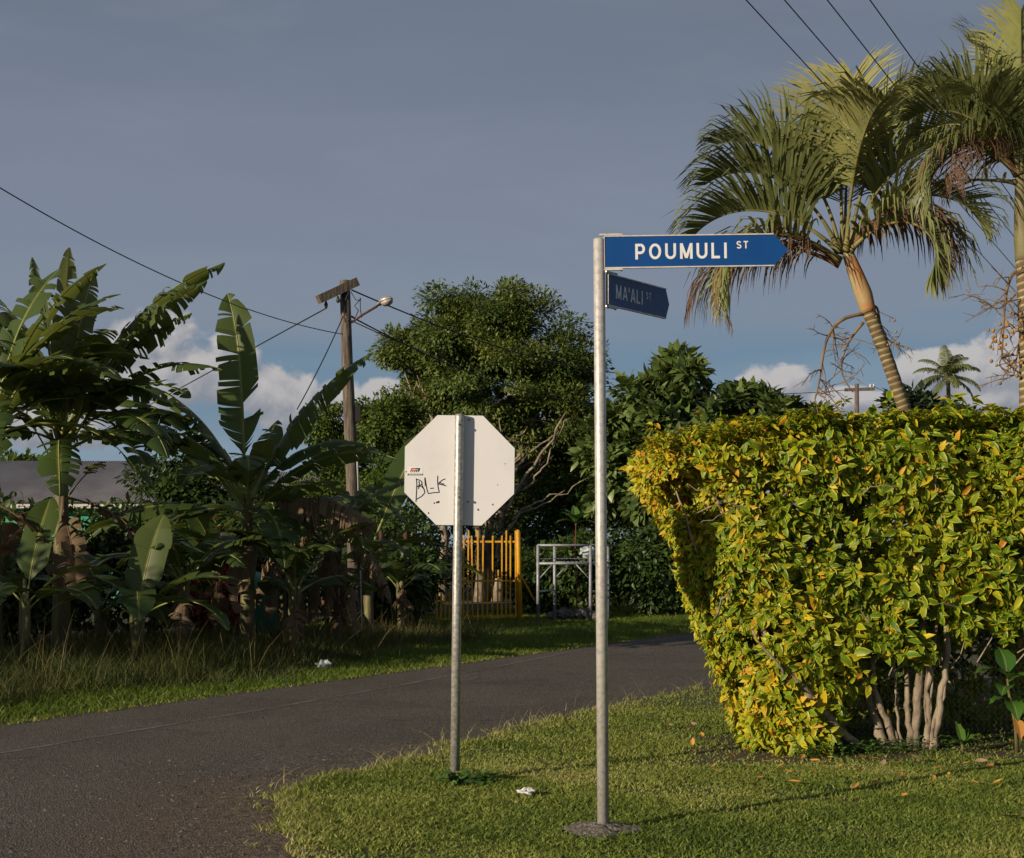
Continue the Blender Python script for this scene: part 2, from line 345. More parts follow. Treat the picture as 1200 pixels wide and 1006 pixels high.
def ground_material():
    m, n, b, out = material('soil_and_turf')
    tcn = n.new('ShaderNodeTexCoord'); v = tcn.outputs['Object']
    f = n.maprange(n.noise(v, 1.3, 6, 0.6), 0.35, 0.65); g = n.noise(v, 14, 5, 0.65)
    c = n.mix(f, (0.055, 0.060, 0.020), (0.075, 0.055, 0.033))
    c = n.mix(n.maprange(g, 0.4, 0.7), c, (0.035, 0.045, 0.013)); setc(n, b.inputs['Base Color'], c)
    b.inputs['Roughness'].default_value = 0.95
    bn = n.new('ShaderNodeBump'); bn.inputs['Strength'].default_value = 0.6; bn.inputs['Distance'].default_value = 0.04
    n.link(g, bn.inputs['Height']); n.link(bn.outputs[0], b.inputs['Normal'])
    return m
def lawn_material():
    m, n, b, out = material('lawn_thatch')
    tcn = n.new('ShaderNodeTexCoord'); v = tcn.outputs['Object']
    f = n.maprange(n.noise(v, 2.2, 5, 0.6), 0.35, 0.65); g = n.noise(v, 40, 4, 0.7)
    c = n.mix(f, (0.07, 0.085, 0.022), (0.12, 0.10, 0.05)); c = n.mix(n.maprange(g, 0.4, 0.65), c, (0.045, 0.04, 0.02))
    # bare brown earth at the foot of the hedge
    sp = n.new('ShaderNodeSeparateXYZ'); n.link(v, sp.inputs[0])
    d = n.m('ADD', n.m('SUBTRACT', sp.outputs[1], n.m('MULTIPLY', sp.outputs[0], 0.17)), n.m('MULTIPLY', n.noise(v, 3, 4, 0.6), 1.2))
    e = n.m('MULTIPLY', n.m('MULTIPLY', n.maprange(d, 10.8, 11.3), n.maprange(d, 12.4, 12.9, 1, 0)), n.maprange(sp.outputs[0], 1.4, 1.9))
    c = n.mix(e, c, n.mix(n.maprange(g, 0.35, 0.65), (0.10, 0.062, 0.035), (0.05, 0.032, 0.02))); setc(n, b.inputs['Base Color'], c)
    b.inputs['Roughness'].default_value = 0.95
    bn = n.new('ShaderNodeBump'); bn.inputs['Strength'].default_value = 0.7; bn.inputs['Distance'].default_value = 0.03
    n.link(g, bn.inputs['Height']); n.link(bn.outputs[0], b.inputs['Normal'])
    return m
def asphalt_material():
    m, n, b, out = material('worn_asphalt')
    tcn = n.new('ShaderNodeTexCoord'); v = tcn.outputs['Object']
    mp = n.new('ShaderNodeMapping'); n.link(v, mp.inputs[0]); mp.inputs['Rotation'].default_value = (0, 0, math.atan2(RD[0], RD[1])); mp.inputs['Scale'].default_value = (1, 0.12, 1)
    big = n.noise(v, 0.55, 5, 0.6); lane = n.noise(mp.outputs[0], 1.1, 5, 0.6)
    vo = n.new('ShaderNodeTexVoronoi'); n.link(v, vo.inputs['Vector']); vo.inputs['Scale'].default_value = 75
    vo2 = n.new('ShaderNodeTexVoronoi'); n.link(v, vo2.inputs['Vector']); vo2.inputs['Scale'].default_value = 26
    sc = n.new('ShaderNodeSeparateColor'); n.link(vo.outputs['Color'], sc.inputs[0])
    sc2 = n.new('ShaderNodeSeparateColor'); n.link(vo2.outputs['Color'], sc2.inputs[0])
    c = n.mix(n.maprange(big, 0.3, 0.7), (0.126, 0.112, 0.088), (0.083, 0.074, 0.059))
    c = n.mix(n.maprange(lane, 0.5, 0.72, 0, 0.45), c, (0.15, 0.128, 0.11))
    c = n.mix(n.maprange(sc.outputs[0], 0.55, 1.0, 0, 0.75), c, (0.22, 0.19, 0.165))
    c = n.mix(n.maprange(sc.outputs[1], 0.6, 1.0, 0, 0.8), c, (0.04, 0.035, 0.032))
    c = n.mix(n.maprange(sc2.outputs[0], 0.985, 1.0, 0, 0.6, False), c, (0.26, 0.23, 0.2))
    # dusty earth along the lawn corner
    sp = n.new('ShaderNodeSeparateXYZ'); n.link(v, sp.inputs[0])
    nzd = n.noise(v, 4, 5, 0.65)
    ck = n.new('ShaderNodeTexVoronoi'); ck.feature = 'DISTANCE_TO_EDGE'; ck.inputs['Scale'].default_value = 0.55; dv = n.new('ShaderNodeVectorMath', operation='ADD'); nn_ = n.new('ShaderNodeTexNoise'); nn_.inputs['Scale'].default_value = 2.5; nn_.inputs['Detail'].default_value = 6; n.link(v, nn_.inputs['Vector']); n.link(v, dv.inputs[0]); n.link(nn_.outputs['Color'], dv.inputs[1]); n.link(dv.outputs[0], ck.inputs['Vector'])
    crack = n.m('MULTIPLY', n.maprange(ck.outputs['Distance'], 0.0, 0.012, 1, 0), n.maprange(n.noise(v, 0.35, 3, 0.5), 0.48, 0.62))
    c = n.mix(n.m('MULTIPLY', crack, 0.75), c, (0.02, 0.018, 0.016))
    pt_ = n.noise(v, 0.9, 6, 0.7, 1.0); c = n.mix(n.maprange(pt_, 0.56, 0.62, 0, 0.35), c, (0.055, 0.049, 0.043)); c = n.mix(n.maprange(n.noise(v, 5.0, 6, 0.7), 0.58, 0.72, 0, 0.4), c, (0.17, 0.145, 0.115))
    d1 = n.m('ADD', n.m('ABSOLUTE', n.m('ADD', sp.outputs[0], 1.7)), n.m('MULTIPLY', n.m('SUBTRACT', nzd, 0.5), 2.2))
    e = n.m('MULTIPLY', n.maprange(d1, 0.3, 1.4, 1, 0), n.maprange(sp.outputs[1], 9.6, 10.6, 1, 0))
    c = n.mix(n.m('MULTIPLY', e, 0.85), c, n.mix(n.maprange(n.noise(v, 30, 4, 0.7), .4, .65), (0.16, 0.125, 0.09), (0.075, 0.058, 0.043)))
    setc(n, b.inputs['Base Color'], c); b.inputs['Roughness'].default_value = 0.8; b.inputs['Specular IOR Level'].default_value = 0.3
    bn = n.new('ShaderNodeBump'); bn.inputs['Strength'].default_value = 1.0; bn.inputs['Distance'].default_value = 0.012
    n.link(n.m('ADD', vo.outputs['Distance'], n.m('MULTIPLY', vo2.outputs['Distance'], 0.6)), bn.inputs['Height']); n.link(bn.outputs[0], b.inputs['Normal'])
    return m
def poly_sheet(name, pts, z, mat, kind='structure', skirt=0.0):
    pts = np.asarray(pts, float); n = len(pts); mb = MB()
    mb.add(np.c_[pts, np.full(n, z)], [np.arange(n)[None]])
    if skirt:
        j = np.arange(n); k = (j + 1) % n
        mb.add(np.concatenate([np.c_[pts, np.full(n, z)], np.c_[pts, np.full(n, z - skirt)]]), [np.stack([k, j, j + n, k + n], -1)])
    return tag(mb.build(name, mat, smooth=False), kind=kind)
mb = MB(); g = np.linspace(-1, 1, 41); g = np.sign(g) * np.abs(g) ** 2.5 * 1500
X, Y = np.meshgrid(g, g, indexing='ij'); i = (np.arange(40)[:, None] * 41 + np.arange(40)).ravel()
mb.add(np.stack([X, Y, 0 * X], -1), np.stack([i, i + 41, i + 42, i + 1], -1))
tag(mb.build('ground', ground_material()), kind='structure')
ASPH = asphalt_material()
rngr = np.random.default_rng(3)
def edge_wobble(pts, amp, rng):
    pts = np.asarray(pts, float); t = np.arange(len(pts)); wv = sum(np.sin(t * f + rng.uniform(0, 6)) * a for f, a in ((0.9, 0.5), (2.3, 0.3), (0.37, 0.7)))
    d = np.gradient(pts, axis=0); nn = unit(np.c_[-d[:, 1], d[:, 0]]); return pts + nn * wv[:, None] * amp
fe = edge_wobble([far_edge(s) for s in np.arange(-40, 60, 0.4)], 0.03, rngr)
ne = [NEAR0 + RD * s for s in np.arange(60, -12, -0.5)]
# carriageway with the mouth of the side street in front of it
road_poly = list(fe) + [q for q in ne] + [(-6.6, -20)] + [(-0.75, -20), (-0.6, 6), (-9, 8)][:0]
road_poly = list(fe) + [NEAR0 + RD * 60 + RN * -0.6, (0.2, 11.6), (-0.2, -25), (-7.5, -25), FAR0 + RD * -40 - RN * 4.6]
poly_sheet('road', road_poly, 0.004, ASPH)
# lawn with its rounded corner
CORN = [(x_ * .982, y_ * .982) for x_, y_ in [(-0.48, 11.85), (-0.83, 11.15), (-1.20, 10.55), (-1.46, 9.98), (-1.57, 9.45), (-1.52, 8.95), (-1.36, 8.35), (-1.16, 7.75), (-1.02, 7.2), (-0.9, 6.0), (-0.85, 4.0), (-0.85, -25)]]
ed = [NEAR0 + RD * s for s in np.arange(55, 0.2, -0.4)] + CORN
def dense(pts, st=0.12):
    out = []
    for a, b in zip(pts[:-1], pts[1:]):
        a, b = np.array(a), np.array(b); k = max(1, int(np.linalg.norm(b - a) / st)) if np.linalg.norm(b - a) < 5 else 6
        out += [a + (b - a) * t for t in np.arange(k) / k]
    return np.array(out + [np.array(pts[-1])])
LE = edge_wobble(dense(ed), 0.05, rngr)
LAWN = np.concatenate([LE, [(60, -25), (60, 60)]])
poly_sheet('lawn', LAWN, 0.008, lawn_material(), skirt=0.02)
def inside(poly, q):
    x, y = q[:, 0], q[:, 1]; r = np.zeros(len(q), bool); n = len(poly); j = n - 1
    for i in range(n):
        xi, yi = poly[i]; xj, yj = poly[j]
        c = ((yi > y) != (yj > y)); 
        if c.any(): r ^= c & (x < (xj - xi) * (y - yi) / (yj - yi + 1e-12) + xi)
        j = i
    return r
# worn pale line along the road
m, n, b, out = material('worn_line_paint')
tcn = n.new('ShaderNodeTexCoord'); f = n.maprange(n.noise(tcn.outputs['Object'], 9, 5, 0.7), 0.38, 0.66)
setc(n, b.inputs['Base Color'], n.mix(f, (0.13, 0.112, 0.098), (0.24, 0.21, 0.185))); b.inputs['Roughness'].default_value = 0.8
cl = np.array([P(-160, 905, 2751 / 265)[:2], P(20, 881, 2751 / 241)[:2], P(160, 857, 2751 / 217)[:2], P(300, 834, 2751 / 194)[:2], P(480, 802, 2751 / 162)[:2], P(690, 761, 2751 / 121)[:2], P(800, 740, 2751 / 100)[:2] + [.9, 0]])
cl = dense(cl, 0.3); d = unit(np.gradient(cl, axis=0)); nn = np.c_[-d[:, 1], d[:, 0]]
wv = 0.022 * (1 + 0.4 * np.sin(np.arange(len(cl)) * 1.7))
mb = MB(); k = len(cl); j = np.arange(k - 1)
mb.add(np.concatenate([np.c_[cl + nn * wv[:, None], np.full(k, 0.008)], np.c_[cl - nn * wv[:, None], np.full(k, 0.008)]]), np.stack([j, j + k, j + k + 1, j + 1], -1))
tag(mb.build('road_marking', m, smooth=False), kind='structure')

# ------------------------------------------------------------------ grasses
def blades(mb, xy, z0, h, wd, lean, rng, rnd, mat=0, seg=2):
    n = len(xy); a = rng.uniform(0, 2 * np.pi, n); dirv = np.c_[np.cos(a), np.sin(a)]
    b2 = rng.uniform(0, 2 * np.pi, n); sv = np.c_[np.cos(b2), np.sin(b2)]
    rows = []
    ts = np.linspace(0, 1, seg + 1)
    for t in ts:
        c = np.c_[xy + dirv * (lean * h * t ** 1.7)[:, None], z0 + h * t * (1 - 0.25 * t * np.minimum(lean, 1.5))]
        ww = wd * (1 - t ** 2) * 0.5
        if t < 1: rows += [c + np.c_[sv * ww[:, None], np.zeros(n)], c - np.c_[sv * ww[:, None], np.zeros(n)]]
        else: rows += [c]
    V = np.stack(rows, 1); k = V.shape[1]; off = np.arange(n)[:, None] * k
    F4 = np.concatenate([off + np.array([[2 * s, 2 * s + 1, 2 * s + 3, 2 * s + 2]]) for s in range(seg - 1)]) if seg > 1 else np.zeros((0, 4), int)
    F3 = off + np.array([[2 * seg - 2, 2 * seg - 1, 2 * seg]])
    A = np.zeros((n, k, 4)); A[:, :, 0] = rnd[:, None]; A[:, :, 1] = 0.5; A[:, :, 3] = 1
    mb.add(V.reshape(-1, 3), [F4, F3], mat, A.reshape(-1, 4))
def lump(xy, s, ph=0.0):
    x, y = xy[:, 0] * s, xy[:, 1] * s
    return (np.sin(x * 1.3 + ph + 1.7 * np.sin(y * 0.9 + ph)) + np.sin(y * 1.7 + 2.1 * ph + 1.3 * np.sin(x * 1.1)) + np.sin((x + y) * 2.9 + ph * 3) * 0.6) / 2.6

rng = np.random.default_rng(11)
# lawn: mown turf, thinner under the hedge; density follows the distance it is seen from
q = np.concatenate([np.c_[rng.uniform(-1.8, 4.5, 190000), rng.uniform(6.6, 10.5, 190000)], np.c_[rng.uniform(-1.6, 5.2, 90000), rng.uniform(10.5, 14.5, 90000)],
                    np.c_[rng.uniform(-0.5, 5.5, 26000), rng.uniform(14.5, 20, 26000)], np.c_[rng.uniform(-3, 6, 12000), rng.uniform(3.5, 6.6, 12000)]])
q = q[inside(LAWN, q)]
fd = q[:, 1] - 0.17 * q[:, 0] + 0.25 * lump(q, 2.0, 1.0); foot = (fd > 10.42) & (fd < 11.9) & (q[:, 0] > 1.5 + 0.25 * lump(q, 3))
bare = lump(q, 1.1, 4.0) + 0.5 * lump(q, 3.7, 2.0)
keep = ~(foot & (rng.random(len(q)) < 0.80)) & ~((bare > 0.62) & (rng.random(len(q)) < 0.62))
q = q[keep]
dry = np.clip(0.34 + 0.26 * lump(q, 0.9, 2.0) + 0.12 * lump(q, 2.3, 5.0) + 0.12 * lump(q, 4.0, .5) + rng.normal(0, 0.16, len(q)), 0, 0.85)
edge_d = np.min(np.linalg.norm(q[:, None] - LE[None, (LE[:, 1] > 3) & (LE[:, 1] < 21)][:, ::4], axis=2), axis=1) if len(q) < 1 else None
dd = np.full(len(q), 9.0); le = LE[(LE[:, 1] > 3) & (LE[:, 1] < 21)][::3]
for c in range(0, len(q), 20000): dd[c:c + 20000] = np.min(np.linalg.norm(q[c:c + 20000, None] - le[None], axis=2), axis=1)
near = np.clip(1 - dd / 0.35, 0, 1); kp = ~((dd < .22) & (rng.random(len(q)) < .75 * (1 - dd / .22)) & (lump(q, 4.0, 3.0) < .35)); q, dry, near = q[kp], dry[kp], near[kp]
dry = np.clip(dry + near * rng.uniform(0, 0.7, len(q)), 0, 1)
h = rng.uniform(0.013, 0.042, len(q)) * (1 + 0.4 * lump(q, 2.3) + .25 * lump(q, 6.0, 1.1)) * (1 + near * rng.uniform(0, 1.8, len(q)) ** 2 * 0.5)
mb = MB(); blades(mb, q, 0.006, h, rng.uniform(0.007, 0.014, len(q)) * (1 - 0.4 * near), rng.uniform(0.3, 1.5, len(q)), rng, dry)
kq = 9000; le3 = LE[(LE[:, 1] > 4) & (LE[:, 1] < 18)]; q3 = le3[rng.integers(0, len(le3), kq)] + rng.normal(0, 0.10, (kq, 2)); q3 = q3[(lump(q3, 5.0, 1.0) + .6 * lump(q3, 11.0, 2.0) > .1)]; kq = len(q3)
blades(mb, q3, 0.005, rng.uniform(.015, .06, kq), rng.uniform(.004, .008, kq), rng.uniform(.5, 2.0, kq), rng, np.clip(rng.normal(.62, .2, kq), 0, 1))
# long seeding stems leaning out over the road edge
le2 = LE[(LE[:, 1] > 8) & (LE[:, 1] < 21)]; k = 260; q2 = le2[rng.integers(0, len(le2), k)] + rng.normal(0, 0.1, (k, 2))
blades(mb, q2, 0.02, rng.uniform(0.08, 0.26, k), np.full(k, 0.004), rng.uniform(0.5, 1.6, k), rng, rng.uniform(0.7, 1, k), seg=4)
tag(mb.build('lawn_grass', M['lawn_blade'], smooth=False), 'short mown yellow green lawn around the two sign posts', 'grass', kind='stuff')

# far verge: bright soft grass next to the asphalt, rank tall grass behind
def bank(n, s0, s1, o0, o1, rng):
    s = rng.uniform(s0, s1, n); o = rng.uniform(o0, o1, n); return FAR0 + RD * s[:, None] + RN * o[:, None], s, o
mb = MB(); q, s, o = bank(70000, -6, 24, -0.12, 2.0, rng)
lim = 0.75 + 0.35 * np.sin(s * 1.1) + np.where(s > 6.5, 1.4, 0.0)
kp = o < lim + rng.uniform(0, 0.35, len(o)); q, s, o = q[kp], s[kp], o[kp]
tuft = np.clip(1 - np.linalg.norm(q - P(40, 815, 16.0)[:2], axis=1) / 0.9, 0, 1)
hh = rng.uniform(0.04, 0.13, len(q)) * (0.5 + np.clip(o, 0, 1.2) * 0.9) * (1 + 2.6 * tuft)
rn = np.clip(0.35 + 0.2 * lump(q, 1.3, 2) + rng.normal(0, 0.18, len(q)) + np.clip(0.25 - o, 0, 0.4) * 1.2 - 0.3 * tuft, 0, 1)
blades(mb, q, 0.0, hh, rng.uniform(0.007, 0.016, len(q)), rng.uniform(0.4, 1.3, len(q)), rng, rn)
q, s, o = bank(60000, 6.5, 26, 1.6, 8.0, rng); hh = rng.uniform(0.03, 0.11, len(q)) * (1 + .4 * lump(q, 1.4))
blades(mb, q, 0.0, hh, rng.uniform(0.010, 0.02, len(q)), rng.uniform(0.4, 1.3, len(q)), rng, np.clip(.4 + .2 * lump(q, .9, 1) + rng.normal(0, .18, len(q)), 0, 1))
tag(mb.build('verge_grass', M['verge_blade'], smooth=False), 'bright green soft grass strip along the far edge of the road', 'grass', kind='stuff')
mb = MB(); q, s, o = bank(52000, -9, 12.5, 0.6, 5.0, rng)
kp = (o > 0.85 + 0.35 * np.sin(s * 1.1) - 0.1 + np.where(s > 7.5, 1.1, 0)) ; q, s, o = q[kp], s[kp], o[kp]
hh = rng.uniform(0.25, 0.75, len(q)) * (0.75 + 0.3 * lump(q, 1.1, 1)) * np.clip((o - 0.4) / 1.2, 0.35, 1.0) * np.where(s > 8, 0.7, 1)
rn = np.clip(0.30 + 0.3 * lump(q, 0.8, 3) + rng.normal(0, 0.2, len(q)), 0, 1)
blades(mb, q, 0.0, hh, rng.uniform(0.006, 0.015, len(q)), rng.uniform(0.15, 0.9, len(q)), rng, rn, seg=3)
k = 1500; q, s, o = bank(k, -9, 12, 1.0, 4.5, rng); hh = rng.uniform(0.4, 1.05, k)       # seed stalks with drooping heads
blades(mb, q, 0.0, hh, np.full(k, 0.006), rng.uniform(0.1, 0.9, k), rng, rng.uniform(0.6, 1, k), seg=4)
tag(mb.build('tall_grass', M['tall_blade'], smooth=False), 'rank knee high grass with dry seed stalks in front of the banana plants', 'grass', kind='stuff')
# straw clippings on the dusty corner of the side street
k = 1500; t = LE[(LE[:, 1] > 5) & (LE[:, 1] < 12)]; q = t[rng.integers(0, len(t), k)] + np.c_[-np.abs(rng.normal(0, 0.32, k)), rng.normal(0, 0.22, k)]
mb = MB(); a = rng.normal(0.1, 0.5, k); f = np.c_[np.cos(a), np.sin(a), np.zeros(k)]
leaves(mb, np.c_[q, np.full(k, 0.012)], f, np.tile([0, 0, 1.0], (k, 1)), rng.uniform(0.03, 0.13, k), rng.uniform(0.003, 0.007, k), leaf_small(0.0), rng.random(k))
tag(mb.build('straw_clippings', M['straw'], smooth=False), 'dry straw clippings scattered on the dusty asphalt beside the lawn corner', 'straw', kind='stuff')

k = 2600; t = LE[(LE[:, 1] > 5) & (LE[:, 1] < 11.5)]; q = t[rng.integers(0, len(t), k)] + np.c_[-np.abs(rng.normal(0, 0.6, k)) + .05, rng.normal(0, 0.5, k)]
k2 = 2200; q = np.concatenate([q, np.c_[rng.uniform(-4.5, -1.2, k2), rng.uniform(6.2, 11, k2)]]); q = q[~inside(LAWN, q)]; k = len(q)
mb = MB(); r_ = rng.uniform(.003, .011, k) * np.where(rng.random(k) < .06, 1.8, 1); base_ = np.array([[1, 0, 0], [-.5, .87, 0], [-.5, -.87, 0], [.1, .1, .75]]); jit = 1 + rng.normal(0, .25, (k, 4, 3))
V = np.c_[q, np.full(k, .004)][:, None] + base_[None] * jit * r_[:, None, None]; off = np.arange(k)[:, None] * 4; A = np.zeros((k, 4, 4)); A[..., 0] = rng.random(k)[:, None]
mb.add(V.reshape(-1, 3), np.concatenate([off + np.array([f_]) for f_ in ((0, 1, 3), (1, 2, 3), (2, 0, 3))]), 0, A.reshape(-1, 4))
tag(mb.build('loose_gravel', leafmat('loose_gravel_stone', [(0.05, 0.045, 0.04), (0.11, 0.095, 0.08), (0.20, 0.17, 0.14), (0.34, 0.29, 0.24)], trans=0, rough=.9, spec=.2), smooth=False), 'loose grit and small stones on the asphalt mouth of the side street', 'gravel', kind='stuff')

# ------------------------------------------------------------------ street name sign
def arc(cx, cy, rx, ry, a0, a1, n=14): return [(cx + rx * math.cos(R(a)), cy + ry * math.sin(R(a))) for a in np.linspace(a0, a1, n)]
# stroke skeletons of road sign capitals, cap height 1 and stroke width .165; (advance, strokes)
GL = {'P': (.62, [[(.08, 0), (.08, 1)], [(.08, .917), (.34, .917)] + arc(.34, .67, .20, .247, 90, -90) + [(.08, .423)]]),
      'O': (.78, [arc(.39, .5, .305, .42, 0, 360, 36)]), 'U': (.70, [[(.085, 1), (.085, .36)] + arc(.35, .36, .265, .28, 180, 360) + [(.615, .36), (.615, 1)]]),
      'M': (.80, [[(.08, 0), (.08, 1)], [(.09, .97), (.40, .06)], [(.40, .06), (.71, .97)], [(.72, 1), (.72, 0)]]), 'L': (.56, [[(.08, 1), (.08, 0)], [(.08, .083), (.54, .083)]]), 'I': (.17, [[(.085, 0), (.085, 1)]]),
      'S': (.64, [arc(.32, .725, .235, .195, 20, 260, 16) + arc(.32, .285, .245, .205, 90, -160, 16)]), 'T': (.60, [[(0, .917), (.60, .917)], [(.30, 0), (.30, .95)]]),
      'A': (.70, [[(.06, 0), (.34, .98)], [(.36, .98), (.64, 0)], [(.17, .30), (.53, .30)]]), "'": (.10, [[(.05, .66), (.05, 1)]])}
def lettering(name, items, origin, ex, ey, ez, mat, parent):
    """items: (text, x, y, cap height, width, _) in panel coordinates, scaled to fit"""
    mb = MB(); o_ = np.array(origin); ex, ey, ez = map(np.array, (ex, ey, ez))
    for txt, x, y, hgt, wid, _ in items:
        adv = sum(GL[c][0] for c in txt); gap = (wid / hgt - adv) / max(1, len(txt) - 1); sx = 1.0
        if gap < .07: gap = .10; sx = wid / hgt / (adv + gap * (len(txt) - 1))
        cx = 0.0; lay = 0
        for ch in txt:
            for st_ in GL[ch][1]:
                p = np.array(st_); d = unit(np.gradient(p, axis=0)) if len(p) > 2 else np.tile(unit(p[1] - p[0]), (2, 1)); nn = np.c_[-d[:, 1], d[:, 0]] * .083
                k = len(p); V = np.concatenate([p + nn, p - nn]); V = np.c_[(V[:, 0] + cx) * sx * hgt + x, V[:, 1] * hgt + y]; V[:, 1] = np.clip(V[:, 1], y, y + hgt); lay += 1
                W = o_ + V[:, :1] * ex + V[:, 1:2] * ey + ez * (.0012 + .00025 * (lay % 4)); j_ = np.arange(k - 1); mb.add(W, np.stack([j_ + k, j_ + k + 1, j_ + 1, j_], -1))
            cx += GL[ch][0] + gap
    return mb.build(name, mat, parent, smooth=False)

YP0 = (CAM_H - .025) * F_PX / 332
SX, SY = P(707, 972, YP0)[:2]
ssp = thing('street_sign', 'tall galvanised post carrying two blue street name blades', 'street sign', (SX, SY, 0))
mb = MB(); topz = CAM_H + (640 - 280) / F_PX * YP0; lx = -5 / F_PX * YP0
tube(mb, [(0, 0, 0), (lx * .5, 0, topz / 2), (lx, 0, topz - .004), (lx, 0, topz)], [0.034, 0.033, 0.033, 0.029], 24); mb.build('pole', M['galv'], ssp)
# concrete footing, a low crumbly mound
mb = MB(); rr = np.linspace(0, 1, 9); aa = np.linspace(0, 2 * np.pi, 40, endpoint=False); rg = np.random.default_rng(5)
Rr, Aa = np.meshgrid(rr, aa, indexing='ij'); rad = Rr * 0.20 * (1 + 0.16 * np.sin(Aa * 3 + 1) + 0.09 * np.sin(Aa * 7) + rg.normal(0, .035, Rr.shape))
Z = 0.015 + 0.045 * (1 - Rr ** 1.6) + rg.normal(0, 0.005, Rr.shape)
V = np.stack([rad * np.cos(Aa) * 1.25, rad * np.sin(Aa), Z], -1).reshape(-1, 3); i = (np.arange(8)[:, None] * 40 + np.arange(40)).ravel(); k2 = (np.arange(8)[:, None] * 40 + (np.arange(40) + 1) % 40).ravel()
mb.add(V, np.stack([i, i + 40, k2 + 40, k2], -1)); mb.build('footing', M['concrete'], ssp)
def blade_sign(cat_mat, rim_mat, org, ex, ey, L, Hh, tip, items, letter_mat, label):
    """arrow ended name panel with pale rims and two clamp brackets"""
    ex, ey = unit(ex), unit(ey); ez = np.cross(ex, ey)                       # ez looks at the reader
    pts = [(0, 0), (L - tip, 0), (L, Hh / 2), (L - tip, Hh), (0, Hh)]
    mb = MB(); prism(mb, pts, np.array(org), ex, ey, ez, 0.010); p = mb.build('name_panel', cat_mat, ssp, smooth=False); p['label'] = label
    mb = MB()
    for y0 in (-0.0035, Hh - 0.0035):
        prism(mb, [(-0.004, y0), (L - tip, y0), (L - tip, y0 + 0.007), (-0.004, y0 + 0.007)], np.array(org) - ez * 0.003, ex, ey, ez, 0.017)
    prism(mb, [(-0.009, 0.004), (-0.001, 0.004), (-0.001, Hh - 0.004), (-0.009, Hh - 0.004)], np.array(org) - ez * 0.003, ex, ey, ez, 0.017)
    mb.build('rim', rim_mat, p, smooth=False)
    mb = MB()
    for y0 in (-0.014, Hh + 0.0045):
        prism(mb, [(-0.03, y0), (0.10, y0), (0.10, y0 + 0.010), (-0.03, y0 + 0.010)], np.array(org) - ez * 0.004, ex, ey, ez, 0.019)
    mb.build('bracket', rim_mat, p, smooth=False)
    for u in (0.012, 0.095):
        for y0 in (-0.017, Hh + 0.004):
            mb = MB(); c = np.array(org) + ex * u + ey * (y0 + 0.007)
            tube(mb, [c - ey * 0.008, c + ey * 0.008], 0.005, 6); mb.build('bolt', M['bolt'], p)
    lettering('lettering', items, np.array(org) + ez * 0.010, ex, ey, ez, letter_mat, p)
    return p
S = YP0 / F_PX                                                           # metres per photo pixel at the post
loc = lambda px, py: np.array([(px - 707) * S, 0, CAM_H - (py - 640) * S])
o0 = loc(709, 314.8); e1 = unit(loc(909, 312.0) - o0); e2 = np.array([-e1[2], 0, e1[0]])
L1, H1 = 214.5 * S, 37.0 * S
blade_sign(M['blue'], M['rim'], o0 + np.array([0, -0.006, 0]), e1, e2, L1, H1, 17 * S,
           [('POUMULI', 35.5 * S, 9.3 * S, 18.3 * S, 107 * S, 0.022), ('ST', 154 * S, 20.4 * S, 8.8 * S, 13.5 * S, 0.022)], M['letter'], 'bright blue arrow panel reading POUMULI ST')
o1 = loc(711.5, 357.5) + np.array([0, 0.012, 0]); e1 = unit(np.array([0.41, 0.62, 0.02]))
blade_sign(M['blue_old'], M['galv_dark'], o1, e1, (0, 0, 1), 0.76, 0.180, 0.045,
           [("MA'ALI", 0.085, 0.048, 0.082, 0.325, 0.015), ('ST', 0.455, 0.090, 0.040, 0.062, 0.015)], M['letter_old'], 'faded dark blue arrow panel reading MA\'ALI ST')

# ------------------------------------------------------------------ stop sign seen from behind
YS = (CAM_H - .03) * F_PX / 275; S = YS / F_PX; bx, by = P(533, 915, YS)[:2]
stop = thing('stop_sign', 'octagonal sign seen from its white back with scribbled letters on it', 'stop sign', (bx, by, 0))
loc = lambda px, py, y=0.0: np.array([(px - 533) * S, y, CAM_H - (py - 640) * S])
mb = MB(); tube(mb, [(0, 0, 0), loc(535.5, 700), loc(538.5, 489), loc(538.5, 485.5)], [0.033, 0.032, 0.032, 0.03], 20); mb.build('pole', M['galv_dark'], stop)
C0 = loc(538.2, 551, 0.041); rad8 = 64.6 * S / math.cos(R(22.5)); tilt = R(-0.8)
oct_ = [(rad8 * math.cos(R(22.5 + 45 * i) + tilt), rad8 * math.sin(R(22.5 + 45 * i) + tilt)) for i in range(8)]
EX, EY, EZ = np.array([1, 0, 0.]), np.array([0, 0, 1.]), np.array([0, -1., 0])
mb = MB(); prism(mb, oct_, C0 + np.array([0, 0.004, 0]), EX, EY, EZ, 0.004)
mb2 = MB(); red_face = [(x * 0.995, y * 0.995) for x, y in oct_]
panel = mb.build('sign_panel', M['white'], stop, smooth=False)
prism(mb2, red_face, C0 + np.array([0, 0.0065, 0]), EX, EY, EZ, 0.002); mb2.build('front_face', M['red'], panel, smooth=False)
back = C0[1] - 0.0005
for py in (498, 583):                                                     # clamps and bolts through the post
    mb = MB(); c = loc(538.3, py); tube(mb, [c + [0, -0.045, 0], c + [0, -0.028, 0]], 0.008, 6)
    box(mb, c + [0.0, 0.052, 0], (0.05, 0.012, 0.03)); mb.build('bolt', M['bolt'], stop, smooth=False)
for (px, py) in ((549.5, 491.5), (548, 588)):
    mb = MB(); c = loc(px, py, back); tube(mb, [c, c + [0, -0.012, 0]], 0.006, 6); mb.build('screw', M['bolt'], stop)
